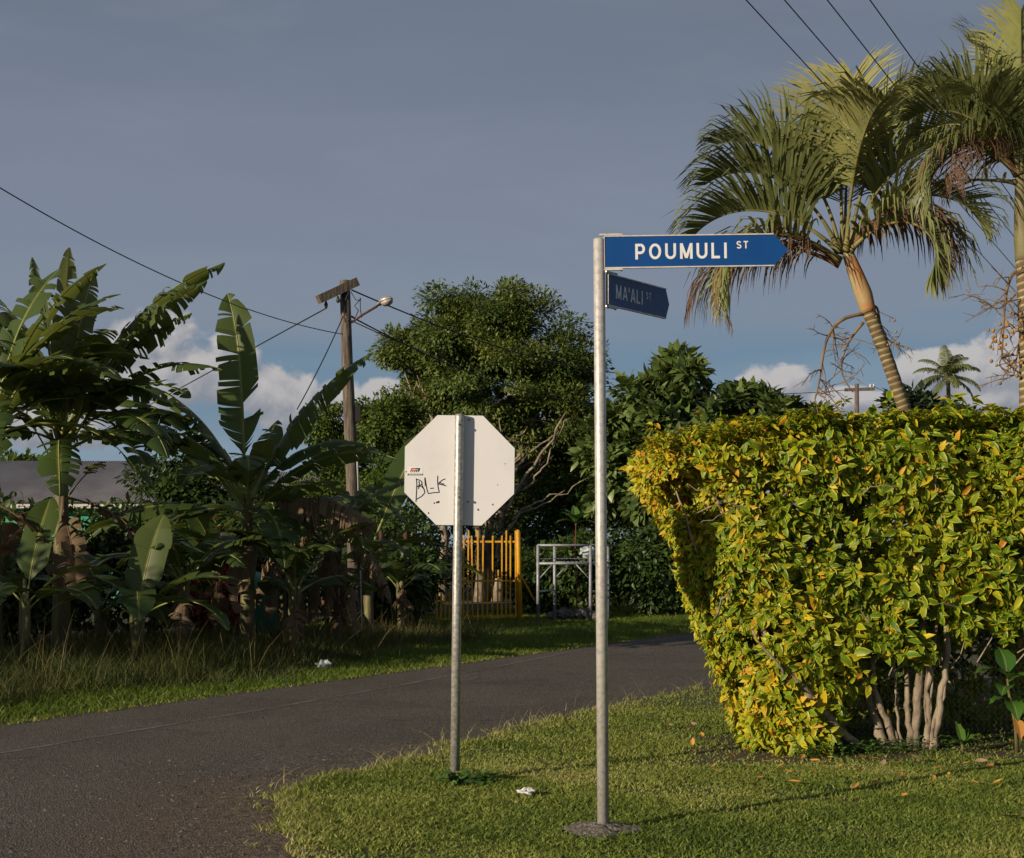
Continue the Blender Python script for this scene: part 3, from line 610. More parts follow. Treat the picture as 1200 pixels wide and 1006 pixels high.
# sticker
mb = MB(); u = lambda px, py, k=0: loc(px, py, back - 0.0006 - 0.0004 * k)
def quad(mb, a, k, mat): mb.add([u(*q, k) for q in a], np.array([[0, 1, 2, 3]]), mat)
x0, y0, x1, y1 = 477.1, 556.9, 495, 546.8
quad(mb, [(x0, y0), (x1, y0), (x1, y1), (x0, y1)], 0, 0)
quad(mb, [(x0, y0), (x1, y0), (x1, y0 - 1.9), (x0, y0 - 1.9)], 1, 2)
for a, (c, mt) in enumerate((((479.9, 488.0), 1), ((485.2, 492.4), 2), ((481.6, 490.2), 1))):
    l, r = c; yb, yt = (553.2, 548.4) if a < 2 else (550.6, 549.9)
    quad(mb, [(l, yb), (r - 1.6, yb), (r, yt), (l + 1.6, yt)], 1 + (a == 2), mt if a < 2 else 0)
for k in range(5): quad(mb, [(481 + k * 2.3, 552.6), (482.3 + k * 2.3, 552.6), (482.8 + k * 2.3, 551.6), (481.5 + k * 2.3, 551.6)], 2, 0)
for k in range(9): quad(mb, [(478.6 + k * 1.75, 556.4), (479.7 + k * 1.75, 556.4), (479.7 + k * 1.75, 555.5), (478.6 + k * 1.75, 555.5)], 2, 0)
mb.build('sticker', [M['letter'], M['red'], M['black']], panel, smooth=False)
# graffiti strokes (zoomed photo coordinates: px = 440 + X/5.59)
G = [[(265, 562), (268, 600), (266, 650), (262, 718)], [(263, 568), (285, 572), (303, 585), (300, 602), (280, 612), (268, 616)], [(268, 616), (292, 612), (312, 626), (322, 655), (300, 680), (264, 700)], [(282, 578), (284, 600), (279, 632)],
     [(322, 556), (328, 600), (336, 640), (344, 664), (372, 656), (416, 654)], [(406, 544), (404, 580), (408, 620), (416, 654)], [(456, 565), (436, 572), (414, 594), (408, 600)], [(412, 600), (436, 604), (462, 612)], [(414, 586), (430, 596), (450, 600)], [(300, 590), (304, 610), (318, 640)],
     [(356, 628), (380, 626)], [(320, 560), (324, 612)]]
mb = MB()
for ln in G:
    p = np.array([(440 + a / 5.59, 460 + b_ / 5.59) for a, b_ in ln]); t = np.linspace(0, len(p) - 1, 5 * len(p)); p = np.c_[np.interp(t, range(len(p)), p[:, 0]), np.interp(t, range(len(p)), p[:, 1])]
    for _ in range(2): p[1:-1] = 0.25 * p[:-2] + 0.5 * p[1:-1] + 0.25 * p[2:]
    d = unit(np.gradient(p, axis=0)); nn = np.c_[-d[:, 1], d[:, 0]] * 0.55
    V = np.array([loc(x, y, back - 0.0008) for x, y in np.concatenate([p + nn, p - nn])]); k = len(p); j = np.arange(k - 1); mb.add(V, np.stack([j, j + 1, j + k + 1, j + k], -1))
for a, b_, r_ in ((383, 724, 5), (400, 720, 6), (411, 717, 7), (672, 768, 6), (768, 734, 5), (848, 466, 3), (800, 605, 3), (345, 790, 5), (197, 518, 4)):
    t = np.linspace(0, 2 * np.pi, 8, endpoint=False); V = [loc(440 + (a + r_ * math.cos(x)) / 5.59, 460 + (b_ + r_ * 1.2 * math.sin(x)) / 5.59, back - 0.0008) for x in t]; mb.add(V, [np.arange(8)[None]])
mb.build('graffiti', M['ink'], panel, smooth=False)

# leafy weed round the foot of the stop sign
rg = np.random.default_rng(8); mb = MB(); k = 60; c = np.c_[rg.normal(0.10, 0.10, k), rg.normal(-0.05, 0.06, k), rg.uniform(0.02, 0.10, k)]
a = rg.uniform(0, 6.28, k); leaves(mb, c, np.c_[np.cos(a), np.sin(a), rg.uniform(-.3, .5, k)], np.c_[rg.normal(0, .5, (k, 2)) + [-.3, -.5], np.ones(k)], rg.uniform(.04, .075, k), rg.uniform(.035, .06, k), leaf_big(), rg.random(k))
for i in range(k): tube(mb, [(0.07, -0.05, 0.0), (c[i] + [.07, -.05, 0]) / 2 + [0, 0, .02], c[i]], .0025, 4, cap=False)
o = mb.build('leafy_weed', M['weed']); o.location = (bx, by, 0); tag(o, 'low broad leafed weed growing at the foot of the stop sign post', 'weed')

# ------------------------------------------------------------------ hedge
def hedge():
    rng = np.random.default_rng(21)
    root = thing('hedge', 'tall clipped hedge with yellow variegated leaves on bare grey stems', 'hedge', (3.0, 11.6, 0))
    O = np.array([3.0, 11.6, 0])
    zx = np.array([[0.0, 860], [.34, 848], [.55, 832], [.96, 808], [1.24, 797], [1.5, 782], [1.65, 782], [1.93, 756], [2.13, 735], [2.3, 727], [2.44, 745], [2.58, 762]])
    xl = lambda z: (np.interp(z, zx[:, 0], zx[:, 1]) - 600) / 145.0 + 0.06
    tp = lambda x: np.interp(x, [.9, 1.1, 1.4, 1.75, 2.3, 2.75, 4.1, 7], [2.40, 2.50, 2.57, 2.62, 2.68, 2.68, 2.74, 2.8]) - 0.03
    zb = lambda x: np.interp(x, [1.5, 2.55, 2.66, 2.8, 2.95, 3.4, 3.65, 3.75, 4.2, 7], [0.04, 0.06, 0.30, 0.58, 0.76, 0.74, 0.80, 0.95, 0.95, 0.88])
    yf = lambda x: 10.85 + 0.17 * (x - 1.7)
    def surf(x, z, back=False):
        d = np.clip(x - xl(z), 0, None); Rr = 0.75
        bulge = np.where(d < Rr, Rr * (1 - np.sqrt(np.clip(1 - (1 - d / Rr) ** 2, 0, 1))), 0)
        topr = 0.30 * np.clip((z - (tp(x) - 0.30)) / 0.30, 0, 1.2) ** 2.2
        q = np.c_[x, z]
        lum = 0.055 * lump(q, 2.2, 1.3) + 0.075 * lump(q, 5.0, 0.4)
        y = yf(x) + bulge + topr - lum + 0.10
        return np.where(back, yf(x) + 1.75 - (bulge + topr), y), bulge, topr, d
    n = 7600; x = rng.uniform(0.85, 5.4, n); z = rng.uniform(0.0, 2.8, n)
    ex = rng.random(n) < 0.28; x = np.where(ex, xl(z) + rng.random(n) ** 2 * 0.6, x)
    ok = (x > xl(z)) & (z < tp(x)) & (z > zb(x) + rng.uniform(-.08, .1, n)); x, z = x[ok], z[ok]
    y, bu, to, d = surf(x, z)
    nrm = unit(np.c_[-1.6 * np.clip(1 - d / 0.75, 0, 1) ** 1.5, -np.ones(len(x)), 1.5 * np.clip((z - (tp(x) - .3)) / .3, 0, 1) ** 1.5 - 0.1])
    dep = np.where(rng.random(len(x)) < .55, rng.uniform(0, .07, len(x)), rng.uniform(.05, .5, len(x)))
    hole = lump(np.c_[x, z], 3.1, 2.2) + 0.6 * lump(np.c_[x, z], 7.0, 1.0)
    dep = dep + np.where(hole > 0.5, 0.34, 0)
    # an old break in the face on the left, where grey branches show
    gap = ((x - 1.5) / 0.24) ** 2 + ((z - 1.95) / 0.16) ** 2 < 1
    dep = np.where(gap, dep + 0.25, dep)
    c = np.c_[x, y, z] - nrm * dep[:, None]
    # top, back and underside
    m2 = 1500; x2 = rng.uniform(1.1, 5.4, m2); y2 = yf(x2) + rng.uniform(0.25, 1.6, m2); z2 = tp(x2) + rng.normal(0, .03, m2) - rng.exponential(.06, m2)
    m3 = 1100; x3 = rng.uniform(1.0, 5.4, m3); z3 = rng.uniform(.05, 2.6, m3); k3 = x3 > xl(z3) + 0.15; x3, z3 = x3[k3], z3[k3]; y3 = surf(x3, z3, True)[0] - rng.exponential(.1, len(x3))
    m4 = 700; z4 = rng.uniform(.05, 2.5, m4); x4 = xl(z4) + rng.exponential(.12, m4) + 0.05; y4 = yf(x4) + rng.uniform(.6, 1.3, m4)
    c = np.concatenate([c, np.c_[x2, y2, z2], np.c_[x3, y3, z3], np.c_[x4, y4, z4]])
    nrm = np.concatenate([nrm, np.tile([0, -0.25, 1.0], (len(x2), 1)), np.tile([0, 1.0, .1], (len(x3), 1)), np.tile([-1.0, 0, .1], (m4, 1))])
    ns = 260; xs_ = rng.uniform(1.0, 5.4, ns); c = np.concatenate([c, np.c_[xs_, yf(xs_) + rng.uniform(.1, .7, ns), tp(xs_) + rng.uniform(0, .07, ns) + (rng.random(ns) < .04) * .12]]); nrm = np.concatenate([nrm, np.tile([0, 0, 1.5], (ns, 1))])
    K = 10; n = len(c); left = np.clip((2.6 - c[:, 0]) / 1.6, 0, 1)
    ax = unit(nrm + rng.normal(0, .38, (n, 3)) + [0, 0, .28])
    rad = unit(rng.normal(0, 1, (n, K, 3))); rad -= (rad * ax[:, None]).sum(-1, keepdims=True) * ax[:, None]; rad = unit(rad)
    spread = rng.uniform(.25, 1.0, (n, K, 1))
    f = unit(ax[:, None] * (1.05 - spread) + rad * (0.35 + spread) + np.array([0, 0, -.48]) * spread)
    nn = unit(ax[:, None] + rng.normal(0, .3, (n, K, 3)))
    yel = np.clip(0.24 + 0.10 * left[:, None] + rng.normal(0, .08, (n, 1)) + rng.normal(0, .06, (n, K)) + (rng.random((n, K)) < .10 + .25 * left[:, None]) * rng.uniform(.25, .5, (n, K)) + 0.16 * lump(np.c_[c[:, 0], c[:, 2]], 1.8, .7)[:, None] + (rng.random((n, K)) < 0.02) * rng.uniform(.4, .8, (n, K)), 0, 1)
    size = (.036 + .092 * rng.random((n, K)) ** 1.3) * (1 - 0.38 * left[:, None]) * rng.uniform(.75, 1.2, (n, 1))
    pos = np.repeat(c[:, None], K, 1) + f * 0.01 - ax[:, None] * rng.uniform(0, .07, (n, K, 1))
    mb = MB(); leaves(mb, pos.reshape(-1, 3) - O, f.reshape(-1, 3), nn.reshape(-1, 3), size.ravel(), size.ravel() * rng.uniform(.38, .58, n * K), leaf_big(0.40, 0.32), yel.ravel())
    mb.build('foliage', M['hedge'], root)
    # twigs: shoots just under the leaf surface
    mb = MB(); kk = rng.choice(len(x), 900)
    for i in kk:
        if x[i] < xl(z[i]) + .55 or z[i] < .75: continue
        a = c[i] - nrm[i] * 0.02; b = a + np.array([rng.normal(0, .16), rng.uniform(.05, .3), -abs(rng.normal(0.16, .12))])
        mid = (a + b) / 2 + rng.normal(0, .03, 3); tube(mb, np.array([b, mid, a]) - O, [.007, .005, .003], 4, cap=False)
    for ln, r0 in (([(2.05, 11.3, 1.62), (1.85, 11.02, 1.93), (1.62, 10.94, 1.99), (1.42, 10.98, 1.90)], .016), ([(1.5, 11.3, 1.35), (1.46, 11.2, 1.62), (1.38, 11.2, 1.86), (1.3, 11.25, 2.1)], .02),
                   ([(1.62, 10.94, 1.99), (1.5, 10.9, 2.08), (1.36, 10.98, 2.11)], .009), ([(1.75, 11.0, 1.96), (1.6, 10.9, 1.88), (1.45, 10.95, 1.82)], .008), ([(3.0, 10.99, 2.1), (2.85, 10.98, 2.13), (2.7, 11.0, 2.05)], .010),
                   ([(1.62, 11.2, 1.1), (1.66, 11.0, 1.25), (1.7, 10.95, 1.32)], .018), ([(2.25, 11.1, .45), (2.05, 10.95, .75), (1.85, 10.90, 1.0)], .022)):
        t = np.linspace(0, 1, 8); p = np.array(ln); s = np.linspace(0, 1, len(p)); q = np.c_[[np.interp(t, s, p[:, i]) for i in range(3)]].T
        q[1:-1] += rng.normal(0, .012, (6, 3)); q[:, 1] += .05; tube(mb, q - O, np.linspace(r0, r0 * .5, 8) * .6, 6)
    mb.build('branch', M['twig'], root)
    # main stems
    st = lambda pts, r0, r1: (pts, r0, r1)
    Yb = 11.45
    def px(x_, y_, dy=0.0): p = P(x_, y_, Yb + dy); return p
    L = [([px(1014, 893, 0), px(985, 858, -.20), px(945, 812, -.36), px(905, 755, -.34), px(850, 660, -.0), px(800, 580, .2)], .038, .018),
         ([px(1042, 888), px(1030, 855), px(1018, 815, .1), px(1008, 760, .1), px(990, 660, .2)], .045, .02),
         ([px(1050, 890), px(1040, 845), px(1026, 812), px(1020, 770), px(1000, 700)], .03, .02),
         ([px(1072, 892), px(1073, 850), px(1078, 800), px(1079, 770), px(1085, 690, .1)], .040, .028),
         ([px(1070, 885), px(1064, 840), px(1062, 810), px(1066, 740, .1)], .028, .018),
         ([px(1084, 893), px(1089, 850), px(1087, 800), px(1093, 770), px(1100, 680)], .028, .018),
         ([px(1092, 893), px(1099, 845), px(1107, 800), px(1109, 760), px(1112, 690)], .032, .022),
         ([px(1090, 870), px(1096, 835), px(1108, 815), px(1110, 775), px(1118, 700)], .020, .014),
         ([px(1057, 880), px(1052, 840), px(1049, 800), px(1048, 760)], .012, .008),
         ([px(1056, 892), px(1050, 860), px(1035, 838), px(1022, 800)], .014, .009),
         ([px(1089, 862), px(1085, 835), px(1082, 815), px(1088, 780)], .011, .007),
         ([px(1087, 800), px(1094, 785), px(1106, 765)], .010, .006),
         ([px(1270, 885, .1), px(1265, 820, .1), px(1275, 740, .1), px(1260, 640, .2)], .045, .03), ([px(1330, 885, .2), px(1340, 800, .2), px(1335, 700, .2)], .04, .03)]
    for pts, r0, r1 in L:
        p = np.array(pts); p[0, 2] = -0.01; t = np.linspace(0, 1, 16); s = np.linspace(0, 1, len(p)); q = np.c_[[np.interp(t, s, p[:, i]) for i in range(3)]].T
        for _ in range(2): q[1:-1] = .25 * q[:-2] + .5 * q[1:-1] + .25 * q[2:]
        q[1:-1] += rng.normal(0, .006, (14, 3)); rr = np.linspace(r0, r1, 16) * (1 + rng.normal(0, .07, 16)); rr[:2] *= 1.25
        mb = MB(); tube(mb, q - O, rr, 9); mb.build('stem', M['stem'], root)
hedge()

# chain link fence behind the hedge ----------------------------------
def chain_fence(label, a, b, h, cell, wr, wire_mat, post_mat, post_every, z0=0.03, post_r=0.025, rail=True, extra=()):
    a, b = np.array(a, float), np.array(b, float); L = np.linalg.norm(b - a); e = (b - a) / L
    root = thing('chain_link_fence', label, 'fence', (a[0], a[1], 0))
    nz = int(h / (cell / 2)); nx = int(L / cell); z = z0 + np.arange(nz + 1) * cell / 2
    mb = MB(); nr = np.array([-e[1], e[0]])
    k = np.arange(nz + 1)
    V, F, c0 = [], [], 0
    for i in range(nx):
        for sg in (0, 1):
            u = i * cell + (cell / 2 if sg else 0) + np.where((k + sg) % 2 == 0, 0, (cell / 2 if not sg else -cell / 2)) 
            pt = np.c_[np.outer(u, e), z]; pt[:, :2] += nr * (0.0035 if sg else 0) 
            dirs = [(e[0], e[1], 0), (nr[0], nr[1], 0), (-e[0], -e[1], 0)]
            ring = np.stack([pt + np.array(d_) * wr for d_ in dirs], 1).reshape(-1, 3)
            j = np.arange(nz)[:, None] * 3; q = np.arange(3); F.append((np.stack([j + q, j + (q + 1) % 3, j + 3 + (q + 1) % 3, j + 3 + q], -1).reshape(-1, 4)) + c0); V.append(ring); c0 += len(ring)
    mb.add(np.concatenate(V), np.concatenate(F)); mb.build('wire_mesh', wire_mat, root, smooth=False)
    ps = list(np.arange(0, L + 0.01, post_every)) + list(extra)
    for s in ps:
        mb = MB(); q = e * s - nr * 0.03; tube(mb, [(q[0], q[1], 0), (q[0], q[1], h + .06), (q[0], q[1], h + .08)], [post_r, post_r, post_r * .6], 10); mb.build('post', post_mat, root)
    if rail:
        mb = MB(); tube(mb, [(0, 0, h + .02), (e[0] * L, e[1] * L, h + .02)], post_r * .6, 8); mb.build('top_rail', post_mat, root)
    return root
chain_fence('galvanised chain link fence close behind the yellow hedge', (2.35, 12.1), (7.45, 12.9), 1.45, 0.055, 0.0017, M['chain'], M['galv_dark'], 3.0)
GATE_L = np.array([-1.72, 31.0])
fa = GATE_L - RD * 17.0
chain_fence('old rusty chain link fence among the bananas beyond the road', fa, GATE_L, 1.9, 0.09, 0.0022, M['chain_rust'], M['rust'], 5.0, post_r=0.045, rail=False, extra=(10.8, 15.9))

# leafy plants -----------------------------------------------------------
def shrub(name, label, cat, base, size, n, mat, L=(.08, .16), wr=.5, seed=0, group=None, stems=5, lumpy=7, gap=0.35, up=0.2):
    """a dense bush: leaves fill several overlapping clumps; sizes are half widths and height"""
    rng = np.random.default_rng(seed); root = thing(name, label, cat, (base[0], base[1], 0), group)
    sx, sy, hz = size; cs = []
    for i in range(lumpy):
        a = rng.uniform(0, 6.28); r_ = rng.uniform(.1, .65) ** .8
        zc = rng.uniform(.25, .8); cs.append((sx * r_ * math.cos(a), sy * r_ * math.sin(a), hz * zc, rng.uniform(.35, .6) * (1.05 - .4 * abs(zc - .45))))
    cs.append((0, 0, hz * .45, .75)); cs = np.array(cs); w_ = cs[:, 3] ** 2; k = rng.choice(len(cs), n, p=w_ / w_.sum())
    d = unit(rng.normal(0, 1, (n, 3))); rr = rng.random(n) ** gap
    p = cs[k, :3] + d * rr[:, None] * cs[k, 3:4] * np.array([sx, sy, hz * .55]); p += rng.normal(0, .03, (n, 3)); p[:, 2] = np.where(p[:, 2] < .05, rng.uniform(.05, hz * .5, n), p[:, 2])
    f = unit(d + rng.normal(0, .6, (n, 3)) + [0, 0, up - .3]); nn = unit(d * .6 + rng.normal(0, .4, (n, 3)) + [0, 0, .7])
    mb = MB(); ll = rng.uniform(L[0], L[1], n); leaves(mb, p, f, nn, ll, ll * wr * rng.uniform(.8, 1.2, n), leaf_big(.25, .25), np.clip(.5 + rng.normal(0, .25, n) + .1 * d[:, 2], 0, 1))
    mb.build('foliage', mat, root)
    mb = MB()
    for i in range(stems):
        t = cs[rng.integers(len(cs)), :3]; b0 = np.array([rng.normal(0, sx * .15), rng.normal(0, sy * .15), 0.0])
        q = np.array([b0, b0 * .6 + t * .4 + rng.normal(0, .05, 3), t]); tube(mb, q, [.03 * hz / 2, .02 * hz / 2, .008], 6)
    mb.build('stem', M['bark'], root); return root

def tree(name, label, cat, base, H0, blobs, Y, n, mat, bark, L, wr=.5, seed=0, clumps=60, clump_r=(.35, .7), trunk_r=.18, droop=-.25, group=None, tpl=None, trunks=None, limbs=14, flat=0.75, fill=0.4, depth=0.85, limb_r=.06):
    """blobs: (px, py, rx_px, ry_px, dy) crown masses as seen from the road, given real size and depth at distance Y"""
    rng = np.random.default_rng(seed); root = thing(name, label, cat, (base[0], base[1], 0), group); O = np.array([base[0], base[1], 0])
    cs = []; ar = np.array([b_[2] * b_[3] for b_ in blobs], float); ar /= ar.sum()
    for i in range(clumps):
        b_ = blobs[rng.choice(len(blobs), p=ar)]; c = P(b_[0], b_[1], Y + (b_[4] if len(b_) > 4 else 0)); rx, rz = b_[2] * Y / F_PX, b_[3] * Y / F_PX
        d = unit(rng.normal(0, 1, 3)); rr = rng.random() ** fill
        cs.append(np.r_[c + d * rr * np.array([rx, rx * depth, rz]), rng.uniform(*clump_r), unit(d)])
    cs = np.array(cs); cc = cs[:, :3].mean(0)
    w_ = cs[:, 3] ** 2; k = rng.choice(len(cs), n, p=w_ / w_.sum())
    d = unit(rng.normal(0, 1, (n, 3))); d[:, 2] = d[:, 2] * .9 + .1
    p = cs[k, :3] + d * (rng.random(n) ** .45)[:, None] * cs[k, 3:4] * np.array([1.15, 1.15, flat])
    f = unit(d * .7 + cs[k, 4:7] * .6 + rng.normal(0, .45, (n, 3)) + [0, 0, droop]); nn = unit(np.array([0, 0, 1.0]) + cs[k, 4:7] * .5 + rng.normal(0, .35, (n, 3)))
    ll = rng.uniform(L[0], L[1], n); cl_r = rng.normal(0, .17, len(cs))
    mb = MB(); leaves(mb, p - O, f, nn, ll, ll * wr * rng.uniform(.8, 1.25, n), tpl if tpl is not None else leaf_small(), np.clip(.42 + cl_r[k] + rng.normal(0, .16, n), 0, 1))
    mb.build('crown', mat, root)
    tr = trunks or [[(0, 0, 0), tuple((cc - O) * [.3, .3, .45]), tuple((cc - O) * [.8, .8, .85])]]
    forks = []
    for q in tr:
        q = np.array(q, float); t = np.linspace(0, 1, 12); s = np.linspace(0, 1, len(q)); qq = np.c_[[np.interp(t, s, q[:, i]) for i in range(3)]].T
        qq[1:-1] += rng.normal(0, trunk_r * .18, (10, 3)); mb = MB(); rr = np.linspace(trunk_r, trunk_r * .4, 12); rr[0] *= 1.35; tube(mb, qq, rr, 10); mb.build('trunk', bark, root); forks.append(qq)
    mb = MB()
    for i in rng.choice(len(cs), min(limbs, len(cs)), replace=False):
        qq = forks[rng.integers(len(forks))]; tgt = cs[i, :3] - O
        a = qq[rng.integers(5, 11)]; a = a if a[2] < tgt[2] + .5 else qq[4]
        md = (a + tgt) / 2 + np.array([0, 0, -.12 * np.linalg.norm(tgt - a)]) + rng.normal(0, .12, 3)
        t = np.linspace(0, 1, 8)[:, None]; b_ = (1 - t) ** 2 * a + 2 * t * (1 - t) * md + t ** 2 * tgt; b_[1:-1] += rng.normal(0, .04, (6, 3))
        tube(mb, b_, np.linspace(limb_r, limb_r * .22, 8), 6)
        for s in range(2):
            j = rng.integers(3, 7); e = b_[j] + (b_[-1] - b_[j]) * .4 + rng.normal(0, .35, 3); tube(mb, [b_[j], (b_[j] + e) / 2 + rng.normal(0, .06, 3), e], [limb_r * .4, limb_r * .28, limb_r * .12], 5)
    mb.build('limb', bark, root)
    return root

# banana plants ---------------------------------------------------------
def banana_leaf(az, e0, bend, L, W, tear, seed, dead=False, base=(0, 0, 0), roll=0.0, pet=0.16, droop=0.5, r=None, power=1.35):
    rng = np.random.default_rng(seed); n = 40; t = np.linspace(0, 1, n)
    e = R(e0) - R(bend) * t ** power; a = R(az) + R(rng.normal(0, 8)) * t ** 2
    F = np.c_[np.cos(a) * np.cos(e), np.sin(a) * np.cos(e), np.sin(e)]; ds = L / (n - 1)
    C = np.array(base) + np.concatenate([[np.zeros(3)], np.cumsum(F[:-1] * ds, 0)])
    S = np.c_[-np.sin(a), np.cos(a), 0 * a]; U = np.cross(F, S); U = np.where(U[:1, 2:3] < 0, -U, U)
    ro = R(roll); S, U = S * math.cos(ro) + U * math.sin(ro), U * math.cos(ro) - S * math.sin(ro)
    mb = MB(); rr = np.interp(t, [0, pet, 1], [.030, .017, .004]) * (L / 2.2)
    rnd = rng.uniform(.15, .75) if r is None else r
    tube(mb, C, rr, 6, 1, (rnd, .1, .5, 1))
    prof = lambda x: np.clip(np.minimum(1, (x / .16)) ** .6, 0, 1) * np.clip((1 - x) / .30, 0, 1) ** .55
    itp = lambda arr, q: np.stack([np.interp(q, t, arr[:, i]) for i in range(3)], -1)
    wn = np.linspace(0, 1, 6)
    for sg in (-1, 1):
        x = 0.0; dw = rng.normal(0, .15); lwp = .9
        while x < 0.995:
            st = min(1.0, x + (rng.exponential(tear * .8) + .010 if tear < .12 else rng.choice([.02, tear * .5, tear]) * rng.uniform(.6, 1.3) + .01)); st = 1.0 if st > .97 else st
            torn = tear < .12
            k = 4; q = np.linspace(x, st, k)
            dw = dw * .72 + rng.normal(0, .17 if torn else .08); d0 = R(-18) + dw; dd = droop * rng.uniform(.5, 1.5) * (1.3 if torn else .7)
            tw = rng.normal(0, .15 if torn else .05); lwp = np.clip(lwp * .6 + .4 * rng.uniform(.75, 1.1), .7, 1.0); lw = lwp if torn else rng.uniform(.94, 1.0)
            if torn and rng.random() < .04: x = st; continue
            m_ = (x + st) / 2; V = []; A = []
            for qi, qq in enumerate(q):
                for w_ in wn:
                    shr = 1 - (.17 * w_ if torn else .07 * w_); qs = m_ + (qq - m_) * shr + .05 * w_ * (1 - m_)
                    tt = pet + (1 - pet) * min(qs, 1.0); tm = pet + (1 - pet) * min(qq, 1.0)
                    c = itp(C, tm) * (1 - w_) + itp(C, tt) * w_; s_ = itp(S, tt); u_ = itp(U, tt)
                    hw = W * .5 * prof(np.clip(qq, .004, .996)) * lw; th = d0 + dd * w_ * .5 + tw * (qq - m_) * 3
                    dn = -u_ * .65 + np.array([0, 0, -.35]) * (1 if not dead else 2.5)
                    if torn and not dead: dn = unit(-u_ * .35 + np.array([0, 0, -.9]) + s_ * sg * .15)
                    V.append(c + hw * w_ * (s_ * sg * math.cos(th) + dn * math.sin(th))); A.append((np.clip(rnd + rng.normal(0, .02), 0, 1), w_, qq, 1))
            i = (np.arange(k - 1)[:, None] * 6 + np.arange(5)).ravel(); mb.add(V, np.stack([i, i + 6, i + 7, i + 1], -1), 0, A); x = st
    return mb
def banana(label, pos, H, specs, seed=0, stem_r=.12, lean=(0, 0), crown_drop=.35, group='banana plants beyond the road', skirts=3):
    rng = np.random.default_rng(seed); root = thing('banana_plant', label, 'banana plant', (pos[0], pos[1], 0), group)
    mb = MB(); t = np.linspace(0, 1, 10); q = np.c_[lean[0] * t ** 1.5, lean[1] * t ** 1.5, H * t]; tube(mb, q, stem_r * np.interp(t, [0, .15, 1], [1.2, 1.0, .55]), 12)
    for i in range(4): a = rng.uniform(0, 6.28); z = H * rng.uniform(.45, .9); c = np.array([lean[0] * (z / H) ** 1.5, lean[1] * (z / H) ** 1.5, z]); d = np.array([math.cos(a), math.sin(a), 0]); tube(mb, [c - [0, 0, .5], c + d * stem_r * .75, c + d * stem_r * 1.1 + [0, 0, .35]], [.05, .045, .02], 6)
    mb.build('pseudostem', M['pseudostem'], root)
    top = q[-1]
    for i, s in enumerate(specs):
        az, e0, bend, L, W, tear = s[:6]; kw = s[6] if len(s) > 6 else {}
        dead = kw.get('dead', False); b0 = top + np.array([math.cos(R(az)), math.sin(R(az)), 0]) * stem_r * .3 - [0, 0, rng.uniform(0, crown_drop)]
        if 'z' in kw: b0[2] = kw['z']
        mb = banana_leaf(az, e0, bend, L, W, tear, seed * 100 + i, base=b0, dead=dead, **{k: v for k, v in kw.items() if k in ('roll', 'droop', 'r', 'pet', 'power')})
        o = mb.build('dead_leaf' if dead else 'leaf', [M['banana_dead'] if dead else M['banana'], M['banana_dead'] if dead else M['banana_rib']], root)
    return root
T_ = .028
# main clump at the left of the frame
banana('tall banana plant at left with a crown of upright torn leaves', P(72, 700, 19.0)[:2], 3.25, [
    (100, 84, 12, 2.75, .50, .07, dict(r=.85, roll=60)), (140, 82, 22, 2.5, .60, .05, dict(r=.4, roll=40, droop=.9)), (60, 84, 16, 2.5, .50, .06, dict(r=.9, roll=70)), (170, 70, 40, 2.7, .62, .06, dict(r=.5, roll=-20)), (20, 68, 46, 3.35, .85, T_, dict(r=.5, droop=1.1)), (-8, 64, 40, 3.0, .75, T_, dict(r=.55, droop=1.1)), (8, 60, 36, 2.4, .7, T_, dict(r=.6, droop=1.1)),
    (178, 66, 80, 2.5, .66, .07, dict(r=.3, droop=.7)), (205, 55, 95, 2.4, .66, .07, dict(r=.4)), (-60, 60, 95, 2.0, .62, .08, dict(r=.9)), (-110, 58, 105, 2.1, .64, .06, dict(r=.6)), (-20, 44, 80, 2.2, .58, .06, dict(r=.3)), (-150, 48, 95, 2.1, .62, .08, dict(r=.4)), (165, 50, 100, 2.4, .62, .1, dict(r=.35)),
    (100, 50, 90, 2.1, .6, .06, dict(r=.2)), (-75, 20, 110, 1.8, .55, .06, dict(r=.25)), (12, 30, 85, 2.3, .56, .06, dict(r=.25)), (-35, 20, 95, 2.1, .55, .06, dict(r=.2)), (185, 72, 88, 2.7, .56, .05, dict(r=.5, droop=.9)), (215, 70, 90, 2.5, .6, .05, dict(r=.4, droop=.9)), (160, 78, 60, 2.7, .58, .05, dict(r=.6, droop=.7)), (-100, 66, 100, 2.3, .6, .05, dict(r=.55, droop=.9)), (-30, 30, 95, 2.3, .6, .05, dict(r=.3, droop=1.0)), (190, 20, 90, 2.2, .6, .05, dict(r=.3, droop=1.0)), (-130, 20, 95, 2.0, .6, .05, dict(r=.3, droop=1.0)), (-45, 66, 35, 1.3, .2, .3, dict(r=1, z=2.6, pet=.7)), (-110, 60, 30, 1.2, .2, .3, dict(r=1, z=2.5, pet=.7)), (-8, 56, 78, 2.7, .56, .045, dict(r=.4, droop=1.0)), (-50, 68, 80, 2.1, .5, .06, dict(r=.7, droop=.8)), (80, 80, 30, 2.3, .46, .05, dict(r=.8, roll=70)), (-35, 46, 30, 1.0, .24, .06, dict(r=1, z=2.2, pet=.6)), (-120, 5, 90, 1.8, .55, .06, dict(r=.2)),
    (30, -10, 80, 1.6, .5, .04, dict(dead=True, z=2.3)), (170, -20, 70, 1.7, .5, .04, dict(dead=True, z=2.2)), (-60, -40, 45, 1.5, .4, .04, dict(dead=True, z=2.2))], seed=1, stem_r=.13)
